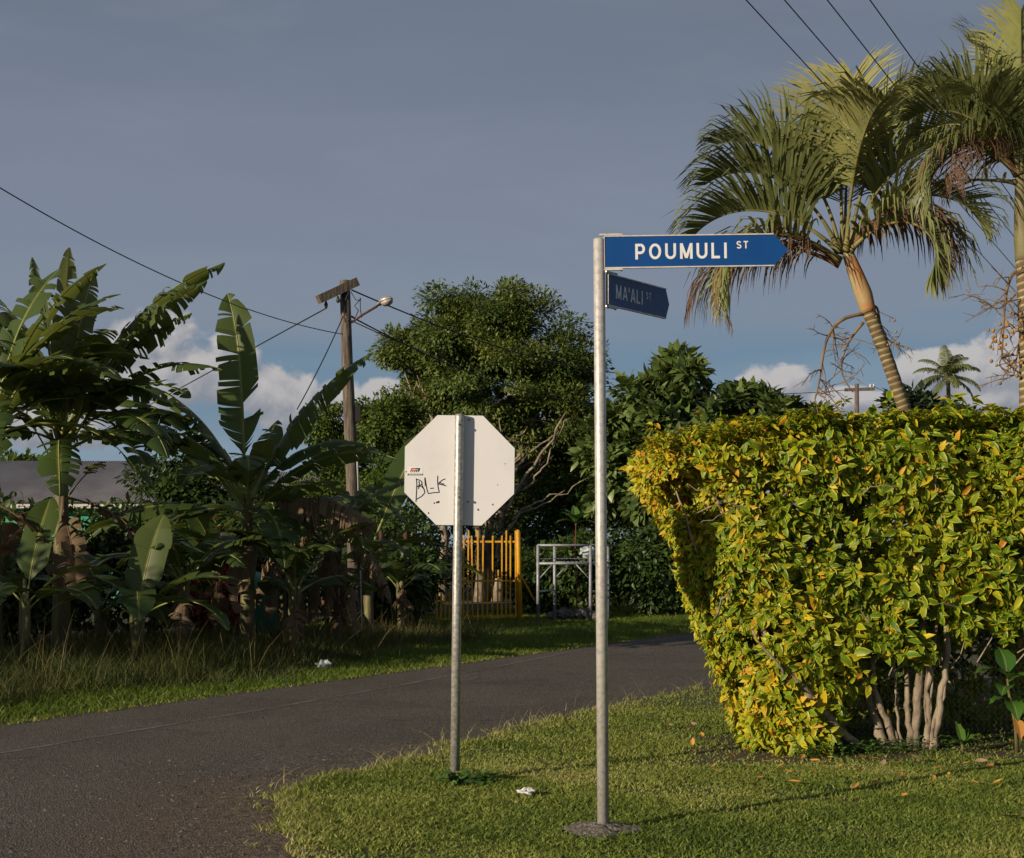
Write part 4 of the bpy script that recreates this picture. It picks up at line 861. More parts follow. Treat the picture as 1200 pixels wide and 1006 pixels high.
banana('tall banana plant cut by the left edge of the frame', P(-8, 700, 18.2)[:2], 3.3, [
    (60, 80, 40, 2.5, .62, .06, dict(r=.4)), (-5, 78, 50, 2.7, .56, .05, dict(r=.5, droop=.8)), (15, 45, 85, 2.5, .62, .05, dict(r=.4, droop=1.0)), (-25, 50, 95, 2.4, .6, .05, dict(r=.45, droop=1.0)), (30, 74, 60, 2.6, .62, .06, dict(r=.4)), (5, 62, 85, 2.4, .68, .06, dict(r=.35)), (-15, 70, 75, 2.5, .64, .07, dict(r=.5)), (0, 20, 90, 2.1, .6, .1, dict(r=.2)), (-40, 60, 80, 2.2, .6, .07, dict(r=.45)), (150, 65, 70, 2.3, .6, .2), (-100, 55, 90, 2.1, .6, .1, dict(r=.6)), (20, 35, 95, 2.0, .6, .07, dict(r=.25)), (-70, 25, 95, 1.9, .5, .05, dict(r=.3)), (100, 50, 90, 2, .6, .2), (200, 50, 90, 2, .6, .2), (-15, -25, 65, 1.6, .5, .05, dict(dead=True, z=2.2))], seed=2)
banana('banana plant beside the timber pole with one upright whole leaf', P(290, 700, 21.0)[:2], 2.35, [
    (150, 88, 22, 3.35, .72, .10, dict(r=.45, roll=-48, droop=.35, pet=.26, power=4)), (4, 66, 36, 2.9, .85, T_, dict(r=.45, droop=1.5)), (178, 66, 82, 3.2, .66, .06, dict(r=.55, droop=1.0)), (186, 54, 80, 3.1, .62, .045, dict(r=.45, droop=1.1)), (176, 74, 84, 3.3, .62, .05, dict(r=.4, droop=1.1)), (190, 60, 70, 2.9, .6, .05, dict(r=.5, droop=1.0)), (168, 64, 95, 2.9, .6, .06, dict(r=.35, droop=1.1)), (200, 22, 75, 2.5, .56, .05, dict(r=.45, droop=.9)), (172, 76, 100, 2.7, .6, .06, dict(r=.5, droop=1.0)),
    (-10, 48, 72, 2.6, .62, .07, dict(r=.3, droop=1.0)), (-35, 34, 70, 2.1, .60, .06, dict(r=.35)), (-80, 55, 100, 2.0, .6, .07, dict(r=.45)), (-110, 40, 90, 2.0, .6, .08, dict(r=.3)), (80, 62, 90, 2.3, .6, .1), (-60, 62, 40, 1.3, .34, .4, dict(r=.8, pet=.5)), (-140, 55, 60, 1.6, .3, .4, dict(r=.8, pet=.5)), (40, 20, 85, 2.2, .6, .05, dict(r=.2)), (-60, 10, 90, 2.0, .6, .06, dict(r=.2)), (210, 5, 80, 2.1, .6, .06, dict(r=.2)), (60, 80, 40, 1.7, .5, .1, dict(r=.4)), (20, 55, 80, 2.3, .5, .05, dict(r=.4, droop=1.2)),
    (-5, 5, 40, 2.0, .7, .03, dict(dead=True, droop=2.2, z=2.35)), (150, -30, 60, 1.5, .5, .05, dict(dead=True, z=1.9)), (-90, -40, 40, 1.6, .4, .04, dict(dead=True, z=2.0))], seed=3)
banana('young banana plant low in the shade with one broad upright leaf', P(160, 700, 18.4)[:2], 1.0, [
    (60, 80, 20, 1.45, .52, .5, dict(r=.55, roll=35)), (0, 42, 65, 1.5, .42, .3, dict(r=.4)), (-25, 35, 95, 1.6, .45, .2, dict(r=.2)), (-75, 40, 110, 1.3, .45, .3, dict(r=.25)), (150, 45, 95, 1.5, .5, .2, dict(r=.3)), (200, 40, 100, 1.3, .45, .2, dict(r=.2)), (100, 55, 80, 1.3, .45, .2)], seed=4, stem_r=.07)
banana('banana sucker right of the timber pole with a smooth dark paddle leaf', P(432, 700, 24.0)[:2], 1.55, [
    (40, 66, 14, 2.5, .55, .6, dict(r=.25, roll=35, droop=.2, pet=.22)), (8, 54, 30, 1.9, .42, .4, dict(r=.3)), (195, 60, 60, 1.7, .42, .3, dict(r=.4)), (-10, 28, 80, 1.9, .45, .12, dict(r=.2)), (-60, 40, 90, 1.6, .5, .1, dict(r=.3)), (120, 70, 50, 1.8, .5, .3), (230, 35, 90, 1.5, .5, .08, dict(r=.3))], seed=5, stem_r=.09)
banana('banana plant hung with brown dead leaves in front of the timber pole', P(392, 700, 22.5)[:2], 2.0, [
    (15, 62, 60, 1.6, .42, .06, dict(r=.7, droop=.9)), (-40, 40, 95, 1.7, .5, .05, dict(r=.35)), (185, 30, 80, 1.9, .55, .05, dict(r=.25)), (60, 60, 70, 1.8, .5, .1), (-90, -35, 50, 1.7, .42, .03, dict(dead=True, droop=2.0, z=1.9)), (-60, -40, 48, 1.6, .42, .03, dict(dead=True, droop=2.0, z=1.6)), (-115, -45, 40, 1.5, .40, .03, dict(dead=True, droop=2.0, z=1.7)), (-20, -20, 66, 1.5, .45, .04, dict(dead=True, droop=1.8, z=1.8)), (175, -10, 70, 1.6, .5, .04, dict(dead=True, droop=2, z=2.0)), (-80, -50, 38, 1.2, .38, .04, dict(dead=True, droop=2, z=1.1))], seed=6, stem_r=.10)
banana('slim banana plant with pale dry leaf stalks behind the tall grass', P(330, 700, 22.0)[:2], 1.9, [
    (120, 70, 60, 1.8, .45, .1, dict(r=.35)), (20, 55, 85, 1.8, .5, .06, dict(r=.3)), (200, 45, 90, 1.7, .5, .08, dict(r=.25)), (-70, 40, 100, 1.7, .5, .07, dict(r=.35)), (-100, -50, 38, 1.4, .32, .04, dict(dead=True, droop=1.6, z=1.8)), (-50, -55, 32, 1.5, .3, .04, dict(dead=True, droop=1.6, z=1.7)), (-150, -50, 35, 1.3, .3, .04, dict(dead=True, droop=1.6, z=1.5)), (-80, 60, 60, 1.3, .3, .4, dict(r=.9, pet=.5))], seed=7, stem_r=.08)
banana('low banana sucker at far left with drooping leaves under the tall plants', P(30, 700, 17.6)[:2], 1.0, [
    (80, 75, 30, 1.5, .45, .3, dict(r=.35)), (-30, 40, 90, 1.4, .45, .2, dict(r=.2)), (160, 45, 90, 1.4, .45, .2, dict(r=.25)), (-90, 45, 110, 1.3, .45, .1, dict(r=.25)), (20, 50, 80, 1.3, .4, .2, dict(r=.25))], seed=8, stem_r=.07)

for i, (x_, Y_, h_, lab) in enumerate(((118, 20.5, .8, 'shaded banana sucker between the tall plant and the young broad leafed one'), (215, 20.0, 1.3, 'shaded banana sucker right of the young broad leafed one'), (255, 22.5, 1.5, 'shaded banana sucker beneath the left leaves of the plant with the whole leaf'), (345, 20.5, 1.1, 'shaded banana sucker left of the brown hanging leaves'), (-30, 20.0, 1.4, 'shaded banana sucker at the left edge of the frame'), (470, 26.0, 1.1, 'shaded banana sucker nearest the stop sign'))):
    rg = np.random.default_rng(400 + i)
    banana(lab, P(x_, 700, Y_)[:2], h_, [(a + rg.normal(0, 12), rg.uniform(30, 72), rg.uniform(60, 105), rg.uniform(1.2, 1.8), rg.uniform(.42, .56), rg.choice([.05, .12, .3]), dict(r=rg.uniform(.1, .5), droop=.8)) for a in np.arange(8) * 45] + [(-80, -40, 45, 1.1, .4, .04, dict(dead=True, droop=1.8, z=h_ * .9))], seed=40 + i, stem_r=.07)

# palms ------------------------------------------------------------------
def frond(base, az, e0, bend, L, nl, ll, seed, vup=35, hang=1.0, dead=False, wid=.035, power=1.5, twist=0.0, pet=.14, rnd=None, rach=.022, miss=0.0):
    rng = np.random.default_rng(seed); n = 30; t = np.linspace(0, 1, n); e = R(e0) - R(bend) * t ** power; a = R(az) + R(twist) * t
    F = np.c_[np.cos(a) * np.cos(e), np.sin(a) * np.cos(e), np.sin(e)]; C = np.array(base) + np.concatenate([[np.zeros(3)], np.cumsum(F[:-1] * L / (n - 1), 0)])
    S = np.c_[-np.sin(a), np.cos(a), 0 * a]; U = np.cross(F, S); U = np.where(U[:1, 2:3] < 0, -U, U)
    mb = MB(); tube(mb, C, np.interp(t, [0, .06, .2, 1], [rach * 2.0, rach * 1.2, rach * .8, .004]), 7, 1)
    q = np.linspace(pet, .995, nl); itp = lambda arr: np.stack([np.interp(q, t, arr[:, i]) for i in range(3)], -1)
    c, f, s, u = itp(C), itp(F), itp(S), itp(U); x = (q - pet) / (1 - pet)
    Ls = ll * np.interp(x, [0, .12, .35, .7, 1], [.55, .85, 1, .8, .32])
    base_r = rng.uniform(.2, .7) if rnd is None else rnd
    for sg in (-1, 1):
        kp = rng.random(nl) >= miss; m_ = int(kp.sum()); Lr = (Ls * rng.uniform(.85, 1.1, nl))[kp]
        va = R(vup) + rng.normal(0, .10, m_); fw = np.interp(x, [0, 1], [.22, 1.2])[kp] + rng.normal(0, .08, m_)
        d = unit(s[kp] * sg * np.cos(va)[:, None] + u[kp] * np.sin(va)[:, None] + f[kp] * fw[:, None])
        p = c[kp].copy(); K = 5; cen = [p.copy()]; hr = hang * rng.uniform(.7, 1.4, m_)
        for k in range(1, K):
            d = unit(d + np.array([0, 0, -1.0]) * (hr * (0, .03, .09, .36, 1.0)[k])[:, None]); p = p + d * (Lr / (K - 1))[:, None]; cen.append(p.copy())
        cen = np.stack(cen, 1); ws = np.array([.45, 1.0, .9, .55, .06]) * wid
        wd = unit(f[kp] - (f[kp] * d).sum(-1, keepdims=True) * d * .5)
        V = np.stack([cen + wd[:, None] * ws[None, :, None] * .5, cen - wd[:, None] * ws[None, :, None] * .5], 2).reshape(-1, 3)
        off = np.arange(m_)[:, None] * (2 * K); F4 = np.concatenate([off + np.array([[2 * k, 2 * k + 1, 2 * k + 3, 2 * k + 2]]) for k in range(K - 1)])
        A = np.zeros((m_, K, 2, 4)); A[..., 0] = np.clip(base_r + rng.normal(0, .07, m_), 0, 1)[:, None, None] + np.linspace(-.05, .22, K)[None, :, None]; A[..., 1] = .5; A[..., 3] = 1
        mb.add(V, F4, 0, np.clip(A, 0, 1).reshape(-1, 4))
    return mb
def palm(name, label, cat, pos, path, rad, crown, fronds, seed=0, scale=1.0, shaft=None, group=None):
    root = thing(name, label, cat, (pos[0], pos[1], 0), group); rng = np.random.default_rng(seed); O = np.array([pos[0], pos[1], 0])
    p = np.array(path) - O; t = np.linspace(0, 1, 90); s = np.r_[0, np.cumsum(np.linalg.norm(np.diff(p, axis=0), axis=1))]; s /= s[-1]
    q = np.c_[[np.interp(t, s, p[:, i]) for i in range(3)]].T
    for _ in range(6): q[1:-1] = .25 * q[:-2] + .5 * q[1:-1] + .25 * q[2:]
    rr = np.interp(t, s, rad) * (1 + .045 * (np.arange(90) % 3 == 0)); mb = MB(); tube(mb, q, rr, 14); mb.build('trunk', M['ringed'], root)
    if shaft:
        pts, rs, mt = shaft; mb = MB(); pp = np.array(pts) - O; t2 = np.linspace(0, 1, 14); s2 = np.linspace(0, 1, len(pp)); tube(mb, np.c_[[np.interp(t2, s2, pp[:, i]) for i in range(3)]].T, np.interp(t2, s2, rs), 14); mb.build('crownshaft', mt, root)
    cr = np.array(crown) - O
    for i, fr in enumerate(fronds):
        az, e0, bend, L = fr[:4]; kw = dict(nl=66, ll=1.0 * scale, wid=.046 * scale, rach=.026 * scale); kw.update(fr[4] if len(fr) > 4 else {})
        dead = kw.get('dead', False); dz = kw.pop('dz', 0.0)
        b0 = cr + np.array([math.cos(R(az)) * .06, math.sin(R(az)) * .06, dz]) * scale
        mb = frond(b0, az, e0, bend, L, seed=seed * 100 + i, **kw); mb.build('dead_frond' if dead else 'frond', [M['palm_dead'] if dead else M['palm'], M['rachis_dead'] if dead else M['rachis']], root)
    return root
M['ringed'] = None
m, n, b, out = material('ringed_palm_trunk')
tcn = n.new('ShaderNodeTexCoord'); sp = n.new('ShaderNodeSeparateXYZ'); n.link(tcn.outputs['Object'], sp.inputs[0])
zz = n.m('ADD', sp.outputs[2], n.m('MULTIPLY', sp.outputs[0], -.35)); wv = n.m('FRACT', n.m('MULTIPLY', n.m('ADD', zz, n.m('MULTIPLY', n.noise(tcn.outputs['Object'], 5, 3), .04)), 13.0))
c = n.mix(n.maprange(wv, .5, .9), (0.13, 0.10, 0.035), (0.42, 0.36, 0.23)); c = n.mix(n.maprange(n.noise(tcn.outputs['Object'], 9, 4), .4, .7, 0, .6), c, (0.13, 0.075, 0.035))
setc(n, b.inputs['Base Color'], c); b.inputs['Roughness'].default_value = .8
bn = n.new('ShaderNodeBump'); bn.inputs['Strength'].default_value = .7; bn.inputs['Distance'].default_value = .02; n.link(wv, bn.inputs['Height']); n.link(bn.outputs[0], b.inputs['Normal']); M['ringed'] = m
M['shaft'] = plain('orange_brown_crownshaft', (0.34, 0.33, 0.17), (0.40, 0.17, 0.055), 1.6, 0.6, 0, 0.15, 20, (1, 1, 1), contrast=(0.4, 0.62))
M['shaft2'] = plain('olive_crownshaft', (0.22, 0.21, 0.10), (0.14, 0.12, 0.05), 3, 0.7, 0, 0.15, 20)

def fruit_stalk(root, O, pts, r0, n1, spread, length, seed, mat, fruits=0):
    """a hanging palm inflorescence: main stalk, side branches, thin rachillae"""
    rng = np.random.default_rng(seed); p = np.array(pts); t = np.linspace(0, 1, 14); s = np.linspace(0, 1, len(p)); q = np.c_[[np.interp(t, s, p[:, i]) for i in range(3)]].T
    for _ in range(2): q[1:-1] = .25 * q[:-2] + .5 * q[1:-1] + .25 * q[2:]
    mb = MB(); tube(mb, q - O, np.linspace(r0, r0 * .35, 14), 7)
    for i in range(n1):
        j = rng.integers(4, 14); a = q[min(j, 13)]; d = unit(rng.normal(0, 1, 3) * [1, .8, .35] + [0, 0, -.25]); l = length * rng.uniform(.45, 1.0)
        pp = [a]; dd_ = d
        for k in range(4): dd_ = unit(dd_ + rng.normal(0, .22, 3) + [0, 0, -.16 * spread]); pp.append(pp[-1] + dd_ * l / 4)
        tube(mb, np.array(pp) - O, np.linspace(r0 * .32, r0 * .16, 5), 5)
        for k in range(3):
            b0 = pp[rng.integers(1, 4)]; e = unit(dd_ + rng.normal(0, .6, 3)); tube(mb, np.array([b0, b0 + e * l * .18 + [0, 0, -.01], b0 + e * l * .34 + [0, 0, -.05 * l]]) - O, [r0 * .17, r0 * .15, r0 * .09], 4)
    o = mb.build('fruit_stalk', mat, root)
    if fruits:
        for i in range(fruits):
            mb = MB()
            c = q[rng.integers(8, 14)] + rng.normal(0, length * .3, 3) - O; rr = rng.uniform(.012, .02); tube(mb, [c, c + [0, 0, rr * .6], c + [0, 0, rr * 1.6], c + [0, 0, rr * 2.1]], [rr * .5, rr, rr * .9, rr * .3], 6); mb.build('fruit', M['fruit'], o)

YP = 17.0; pb = P(1112, 640, YP)[:2]
pp = lambda x, y, dy=0.0: P(x, y, YP + dy)
path = [np.r_[pb, -0.02], pp(1098, 590), pp(1060, 480), pp(1036, 410), pp(1017, 362)]
D = dict
palm_l = palm('triangle_palm', 'leaning ringed trunk palm with grey green arching fronds behind the name sign tip', 'palm tree', pb, path, [.115, .09, .078, .076, .078], pp(990, 296), [
    (172, 80, 98, 2.25, D(rnd=.35, vup=50, hang=.6, pet=.3)), (186, 64, 104, 2.1, D(rnd=.25, vup=50, hang=.65, pet=.3)), (105, 88, 36, 2.45, D(rnd=.95, vup=30, hang=.3, ll=1.1, twist=-60, pet=.36)), (8, 82, 66, 2.5, D(rnd=.75, vup=46, hang=.45, pet=.34)), (-12, 72, 92, 2.3, D(rnd=.6, vup=46, hang=.55, pet=.32)),
    (180, 42, 92, 1.95, D(rnd=.3, vup=50, hang=.7, pet=.26)), (0, 58, 125, 2.0, D(rnd=.45, hang=.9, pet=.3)), (75, 74, 90, 2.0, D(rnd=.6, vup=35, pet=.35)), (-85, 80, 85, 2.1, D(rnd=.85, vup=40, pet=.36)), (196, 32, 140, 2.0, D(rnd=.6, hang=1.5, dz=-.1, miss=.15, pet=.25)),
    (176, 26, 112, 2.2, D(dead=True, rnd=.15, vup=5, hang=1.6, miss=.5, wid=.022, dz=-.15)), (186, 32, 140, 2.15, D(dead=True, rnd=.6, vup=0, hang=1.8, miss=.3, wid=.026, dz=-.1)), (170, 32, 150, 2.0, D(dead=True, rnd=.9, vup=0, hang=1.8, miss=.4, wid=.026, dz=-.1)), (5, 56, 185, 1.9, D(dead=True, rnd=.6, vup=0, hang=1.8, miss=.35, wid=.03)), (-20, 60, 190, 1.8, D(dead=True, rnd=.3, vup=0, hang=1.8, miss=.35, wid=.03)), (-40, 40, 165, 1.6, D(rnd=.4, hang=1.6, miss=.2))],
    seed=31, shaft=([pp(1018, 366), pp(1012, 345), pp(1003, 322), pp(992, 292)], [.088, .105, .092, .062], M['shaft']))
Op = np.r_[pb, 0]
fruit_stalk(palm_l, Op, [pp(1012, 368), pp(985, 372), pp(968, 395), pp(964, 420), pp(960, 450), pp(955, 468)], .024, 17, .6, .5, 41, M['stalk'])
fruit_stalk(palm_l, Op, [pp(1012, 378), pp(1000, 392), pp(988, 412), pp(985, 440), pp(1000, 460)], .02, 14, .5, .4, 42, M['stalk'])
fruit_stalk(palm_l, Op, [pp(1022, 358), pp(1029, 360), pp(1031, 378), pp(1038, 396), pp(1048, 404)], .018, 16, .5, .3, 43, M['stalk'], 10)
YP2 = 14.5; pb2 = P(1205, 640, YP2)[:2]; p2 = lambda x, y, dy=0.0: P(x, y, YP2 + dy); Op2 = np.r_[pb2, 0]
palm_r = palm('triangle_palm', 'dark fronded palm cut by the right edge of the frame with hanging fruit stalks', 'palm tree', pb2, [np.r_[pb2, -.02], p2(1205, 560), p2(1204, 400), p2(1200, 300)], [.11, .085, .08, .08], p2(1197, 205), [
    (168, 80, 92, 1.5, D(rnd=.3, hang=.6, vup=48)), (184, 64, 104, 1.45, D(rnd=.2, vup=48, hang=.6)), (140, 66, 100, 1.4, D(rnd=.25)), (225, 66, 100, 1.3, D(rnd=.35)), (120, 86, 50, 1.8, D(rnd=.7, hang=.4)), (60, 80, 70, 1.7, D(rnd=.4)), (20, 75, 90, 1.6, D(rnd=.3)), (-20, 65, 105, 1.6, D(rnd=.3)), (250, 86, 40, 1.6, D(rnd=.75, hang=.3)),
    (192, 40, 150, 1.35, D(rnd=.3, hang=1.3)), (178, 50, 172, 1.45, D(dead=True, rnd=.6, vup=5, hang=1.5, miss=.35, wid=.02)), (205, 46, 165, 1.3, D(dead=True, rnd=.3, vup=0, hang=1.7, miss=.35, wid=.02)), (182, 5, 20, 1.0, D(nl=6, ll=.3, rnd=.8, dz=-.1))],
    seed=32, scale=.78, shaft=([p2(1200, 306), p2(1199, 280), p2(1198, 250), p2(1197, 205)], [.085, .09, .08, .06], M['shaft2']))
fruit_stalk(palm_r, Op2, [p2(1199, 318), p2(1186, 318), p2(1178, 345), p2(1176, 380), p2(1174, 420)], .022, 26, .8, .45, 44, M['stalk'], 26)
fruit_stalk(palm_r, Op2, [p2(1203, 322), p2(1202, 350), p2(1195, 400), p2(1188, 440)], .02, 22, .8, .4, 45, M['stalk'], 20)
fruit_stalk(palm_r, Op2, [p2(1190, 345), p2(1170, 365), p2(1150, 350), p2(1130, 345)], .013, 10, .2, .25, 46, M['stalk'])

# distant coconut palm and the dark tree below it
YC = 150.0; pc = P(1118, 640, YC)[:2]; c2 = lambda x, y: P(x, y, YC)
palm('coconut_palm', 'small distant coconut palm above a dark round tree', 'palm tree', pc, [np.r_[pc, 0], c2(1116, 560), c2(1113, 500), c2(1111, 445)], [.3, .26, .24, .2], c2(1111, 442),
     [(a, e, bd, 3.8, D(nl=46, ll=1.1, wid=.12, vup=-5, hang=1.1, rnd=r_ * .4, rach=.06)) for a, e, bd, r_ in ((178, 40, 80, .3), (5, 45, 85, .4), (150, 65, 80, .5), (30, 68, 75, .3), (90, 85, 40, .5), (200, 10, 70, .6), (-10, 5, 75, .6), (-60, 50, 110, .7), (-120, 45, 110, .6), (-90, 10, 90, .8), (60, 20, 80, .3), (120, 15, 80, .3), (-30, -20, 65, .6), (215, -25, 60, .5), (-80, 70, 90, .7))], seed=33)

# ------------------------------------------------------------------ trees of the background
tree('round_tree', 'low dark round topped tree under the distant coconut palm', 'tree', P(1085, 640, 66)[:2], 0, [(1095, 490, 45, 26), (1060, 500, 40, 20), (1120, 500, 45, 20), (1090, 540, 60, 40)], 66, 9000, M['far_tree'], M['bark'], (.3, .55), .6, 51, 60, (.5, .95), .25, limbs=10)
Yt = 42.0; bt = P(572, 640, Yt)[:2]; Ot = np.r_[bt, 0]
q = lambda x, y, dy=0: tuple(P(x, y, Yt + dy) - Ot)
tree('rain_tree', 'broad domed dark green tree behind the stop sign', 'tree', bt, 0,
     [(565, 385, 62, 44), (540, 400, 60, 50), (610, 395, 62, 48), (500, 440, 42, 44), (650, 440, 46, 46), (570, 440, 90, 50), (535, 350, 26, 18), (590, 352, 30, 16), (470, 410, 26, 20), (480, 490, 50, 40, 1), (640, 490, 60, 38), (560, 500, 80, 34, 1), (676, 470, 26, 50), (620, 425, 70, 30), (680, 420, 18, 22), (660, 540, 60, 40, 2), (620, 560, 60, 40, 3), (690, 520, 30, 50, 2)], Yt, 140000, M['tree_dark'], M['bark_pale'], (.09, .19), .42, 52, 360, (.38, .68), .15, droop=-.3, limbs=46, limb_r=.055,
     trunks=[[(q(562, 700)[0], 0, 0), q(563, 640), q(560, 560), q(548, 470)], [(q(570, 700)[0], 0.3, 0), q(572, 640, .3), q(576, 560), q(590, 450)], [(q(583, 700)[0], -.2, 0), q(586, 640), q(590, 590), q(612, 520), q(640, 460)], [(q(519, 700)[0], .4, 0), q(519, 640), q(522, 560), q(510, 480)]])
# bare pale branches on its right side
mb = MB(); rg = np.random.default_rng(9); rt = [o for o in bpy.data.objects if o.name == 'rain_tree'][0]
for ln, r0 in (([(588, 630), (610, 600), (640, 585), (662, 575)], .045), ([(590, 600), (615, 560), (645, 520), (662, 485)], .06), ([(612, 575), (640, 545), (655, 505)], .04), ([(595, 560), (625, 525), (650, 510), (668, 490)], .035), ([(600, 610), (640, 590), (690, 560)], .035), ([(602, 550), (604, 515), (618, 500)], .03), ([(600, 560), (588, 520), (586, 490)], .04)):
    p = np.array([q(x, y, -2.2) for x, y in ln]); t = np.linspace(0, 1, 12); s = np.linspace(0, 1, len(p)); z = np.c_[[np.interp(t, s, p[:, i]) for i in range(3)]].T; z[1:-1] += rg.normal(0, .035, (10, 3)); tube(mb, z, np.linspace(r0, r0 * .4, 12), 6)
mb.build('limb', M['bark_pale'], rt)
tree('mango_tree', 'lighter green bushy tree left of the stop sign behind the timber pole', 'tree', P(420, 640, 38)[:2], 0, [(430, 500, 50, 34), (395, 520, 36, 30), (460, 500, 40, 36), (380, 500, 26, 24), (440, 560, 60, 50), (480, 560, 40, 60), (385, 570, 40, 40)], 38, 36000, M['tree_lit'], M['bark'], (.09, .19), .42, 53, 170, (.24, .5), .16, limbs=16)
tree('breadfruit_tree', 'tree with big lobed glossy leaves rising over the left end of the hedge', 'tree', P(800, 640, 40)[:2], 0, [(792, 446, 32, 32), (760, 474, 36, 30), (840, 478, 50, 24), (880, 482, 40, 22), (740, 500, 40, 40), (715, 540, 40, 50), (760, 560, 60, 50), (800, 510, 80, 40), (915, 495, 50, 18), (950, 500, 40, 14)], 40, 13000, M['breadfruit'], M['bark'], (.26, .46), .5, 54, 170, (.24, .46), .2, droop=.15, tpl=leaf_big(.2, .35), limbs=18, flat=.9)
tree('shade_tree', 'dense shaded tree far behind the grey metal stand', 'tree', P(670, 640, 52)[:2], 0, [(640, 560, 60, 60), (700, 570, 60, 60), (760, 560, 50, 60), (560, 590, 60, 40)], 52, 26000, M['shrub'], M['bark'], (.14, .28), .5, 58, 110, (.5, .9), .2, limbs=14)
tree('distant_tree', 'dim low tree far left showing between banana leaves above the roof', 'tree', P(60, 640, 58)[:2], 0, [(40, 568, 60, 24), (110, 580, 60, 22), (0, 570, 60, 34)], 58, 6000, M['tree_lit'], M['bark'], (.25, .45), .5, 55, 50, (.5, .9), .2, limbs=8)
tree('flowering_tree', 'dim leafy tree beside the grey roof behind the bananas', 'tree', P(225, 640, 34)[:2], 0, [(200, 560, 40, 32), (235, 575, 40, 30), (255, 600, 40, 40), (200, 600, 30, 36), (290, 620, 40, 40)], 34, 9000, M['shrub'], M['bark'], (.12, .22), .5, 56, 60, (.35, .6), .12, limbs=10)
# trees standing left of the frame on the far bank; the evening sun is low behind them
for i, (x, y, h_, lab) in enumerate(((-13.3, 12.5, 3.7, 'roadside tree left of the banana plants, nearest the side street'), (-14.5, 14.2, 4.5, 'roadside tree left of the banana plants, second from the side street'), (-14.4, 16.8, 4.8, 'roadside tree left of the banana plants, farthest from the side street'), (-14.6, 19.5, 4.4, 'roadside tree just left of the banana plants beyond the fence line'))):
    rg = np.random.default_rng(60 + i); pxc = lambda X, Z: (600 + X / y * F_PX, 640 - (Z - CAM_H) / y * F_PX); u = F_PX / y
    bl = [(*pxc(x + rg.normal(0, .7), h_ * rg.uniform(.3, .82)), 1.0 * u, .7 * u, rg.normal(0, .6)) for _ in range(8)]
    tree('roadside_tree', lab, 'tree', (x, y), 0, bl, y, 7000, M['tree_lit'], M['bark'], (.14, .26), .5, 60 + i, 60, (.4, .75), .12, limbs=8, group='trees left of the frame on the far bank')

# undergrowth along the far side
sh = [(-8.5, 24.0, 1.8, 1.2, 2.6, 'dark leafy bush in the shade at the far left of the banana row'), (-6.7, 25.4, 1.7, 1.0, 2.6, 'dark leafy bush behind the tallest banana plant'), (-5.2, 27.2, 1.5, 1.0, 2.0, 'dark leafy bush right of the grey roof below the bananas'), (-4.7, 30.5, 1.6, 1.0, 2.8, 'shaded bush behind the slim banana plant'), (-2.7, 27.5, .9, .8, 1.6, 'shaded bush right of the timber pole'), (-2.4, 29.4, .9, .7, 1.5, 'dark bush on the left of the yellow gate'),
      (-2.9, 33.5, 1.5, 1.0, 2.6, 'tall dark bush inside the fence left of the gate'), (0.7, 34.5, 1.2, .9, 1.7, 'bush inside the garden just right of the yellow gate'), (2.0, 33.6, 1.2, .9, 2.0, 'bush behind the grey metal stand'), (3.3, 33.0, 1.3, .9, 2.3, 'dark bush right of the grey metal stand by the road'), (4.6, 34.6, 1.4, 1.0, 2.6, 'dark bush behind the left end of the hedge'), (6.2, 36.5, 1.6, 1.0, 2.8, 'dark bush beyond the road behind the hedge'),
      (-0.4, 47.0, 2.4, 1.0, 3.0, 'low shaded bush at the foot of the domed tree'), (1.8, 41.5, 2.4, 1.2, 4.4, 'tall shaded bush under the bare pale branches'), (4.4, 41.0, 2.3, 1.2, 4.6, 'tall shaded bush under the lobed leaf tree'), (-4.5, 36.0, 1.8, 1.0, 2.8, 'tall dark bush behind the timber pole'), (-9.6, 28.0, 1.6, 1.0, 1.5, 'low dark bush in front of the grey roofed house'), (-6.2, 33.0, 1.6, 1.0, 2.0, 'dark bush by the green house wall')]
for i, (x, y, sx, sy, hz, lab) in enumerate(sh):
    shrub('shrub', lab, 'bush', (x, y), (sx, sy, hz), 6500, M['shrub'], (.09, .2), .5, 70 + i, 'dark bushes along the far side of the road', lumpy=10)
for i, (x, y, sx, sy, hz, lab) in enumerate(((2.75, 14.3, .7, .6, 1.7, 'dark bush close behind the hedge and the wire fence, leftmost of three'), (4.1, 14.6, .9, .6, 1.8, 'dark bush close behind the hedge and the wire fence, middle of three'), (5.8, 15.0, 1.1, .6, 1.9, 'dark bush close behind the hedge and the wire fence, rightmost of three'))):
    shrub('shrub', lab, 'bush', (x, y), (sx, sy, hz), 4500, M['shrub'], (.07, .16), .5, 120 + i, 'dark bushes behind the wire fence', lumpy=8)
shrub('croton_bush', 'dark red leaved bush among the banana plants', 'bush', P(262, 700, 24.5)[:2], (.55, .5, 2.2), 2600, M['red_leaf'], (.1, .2), .4, 95, lumpy=6)
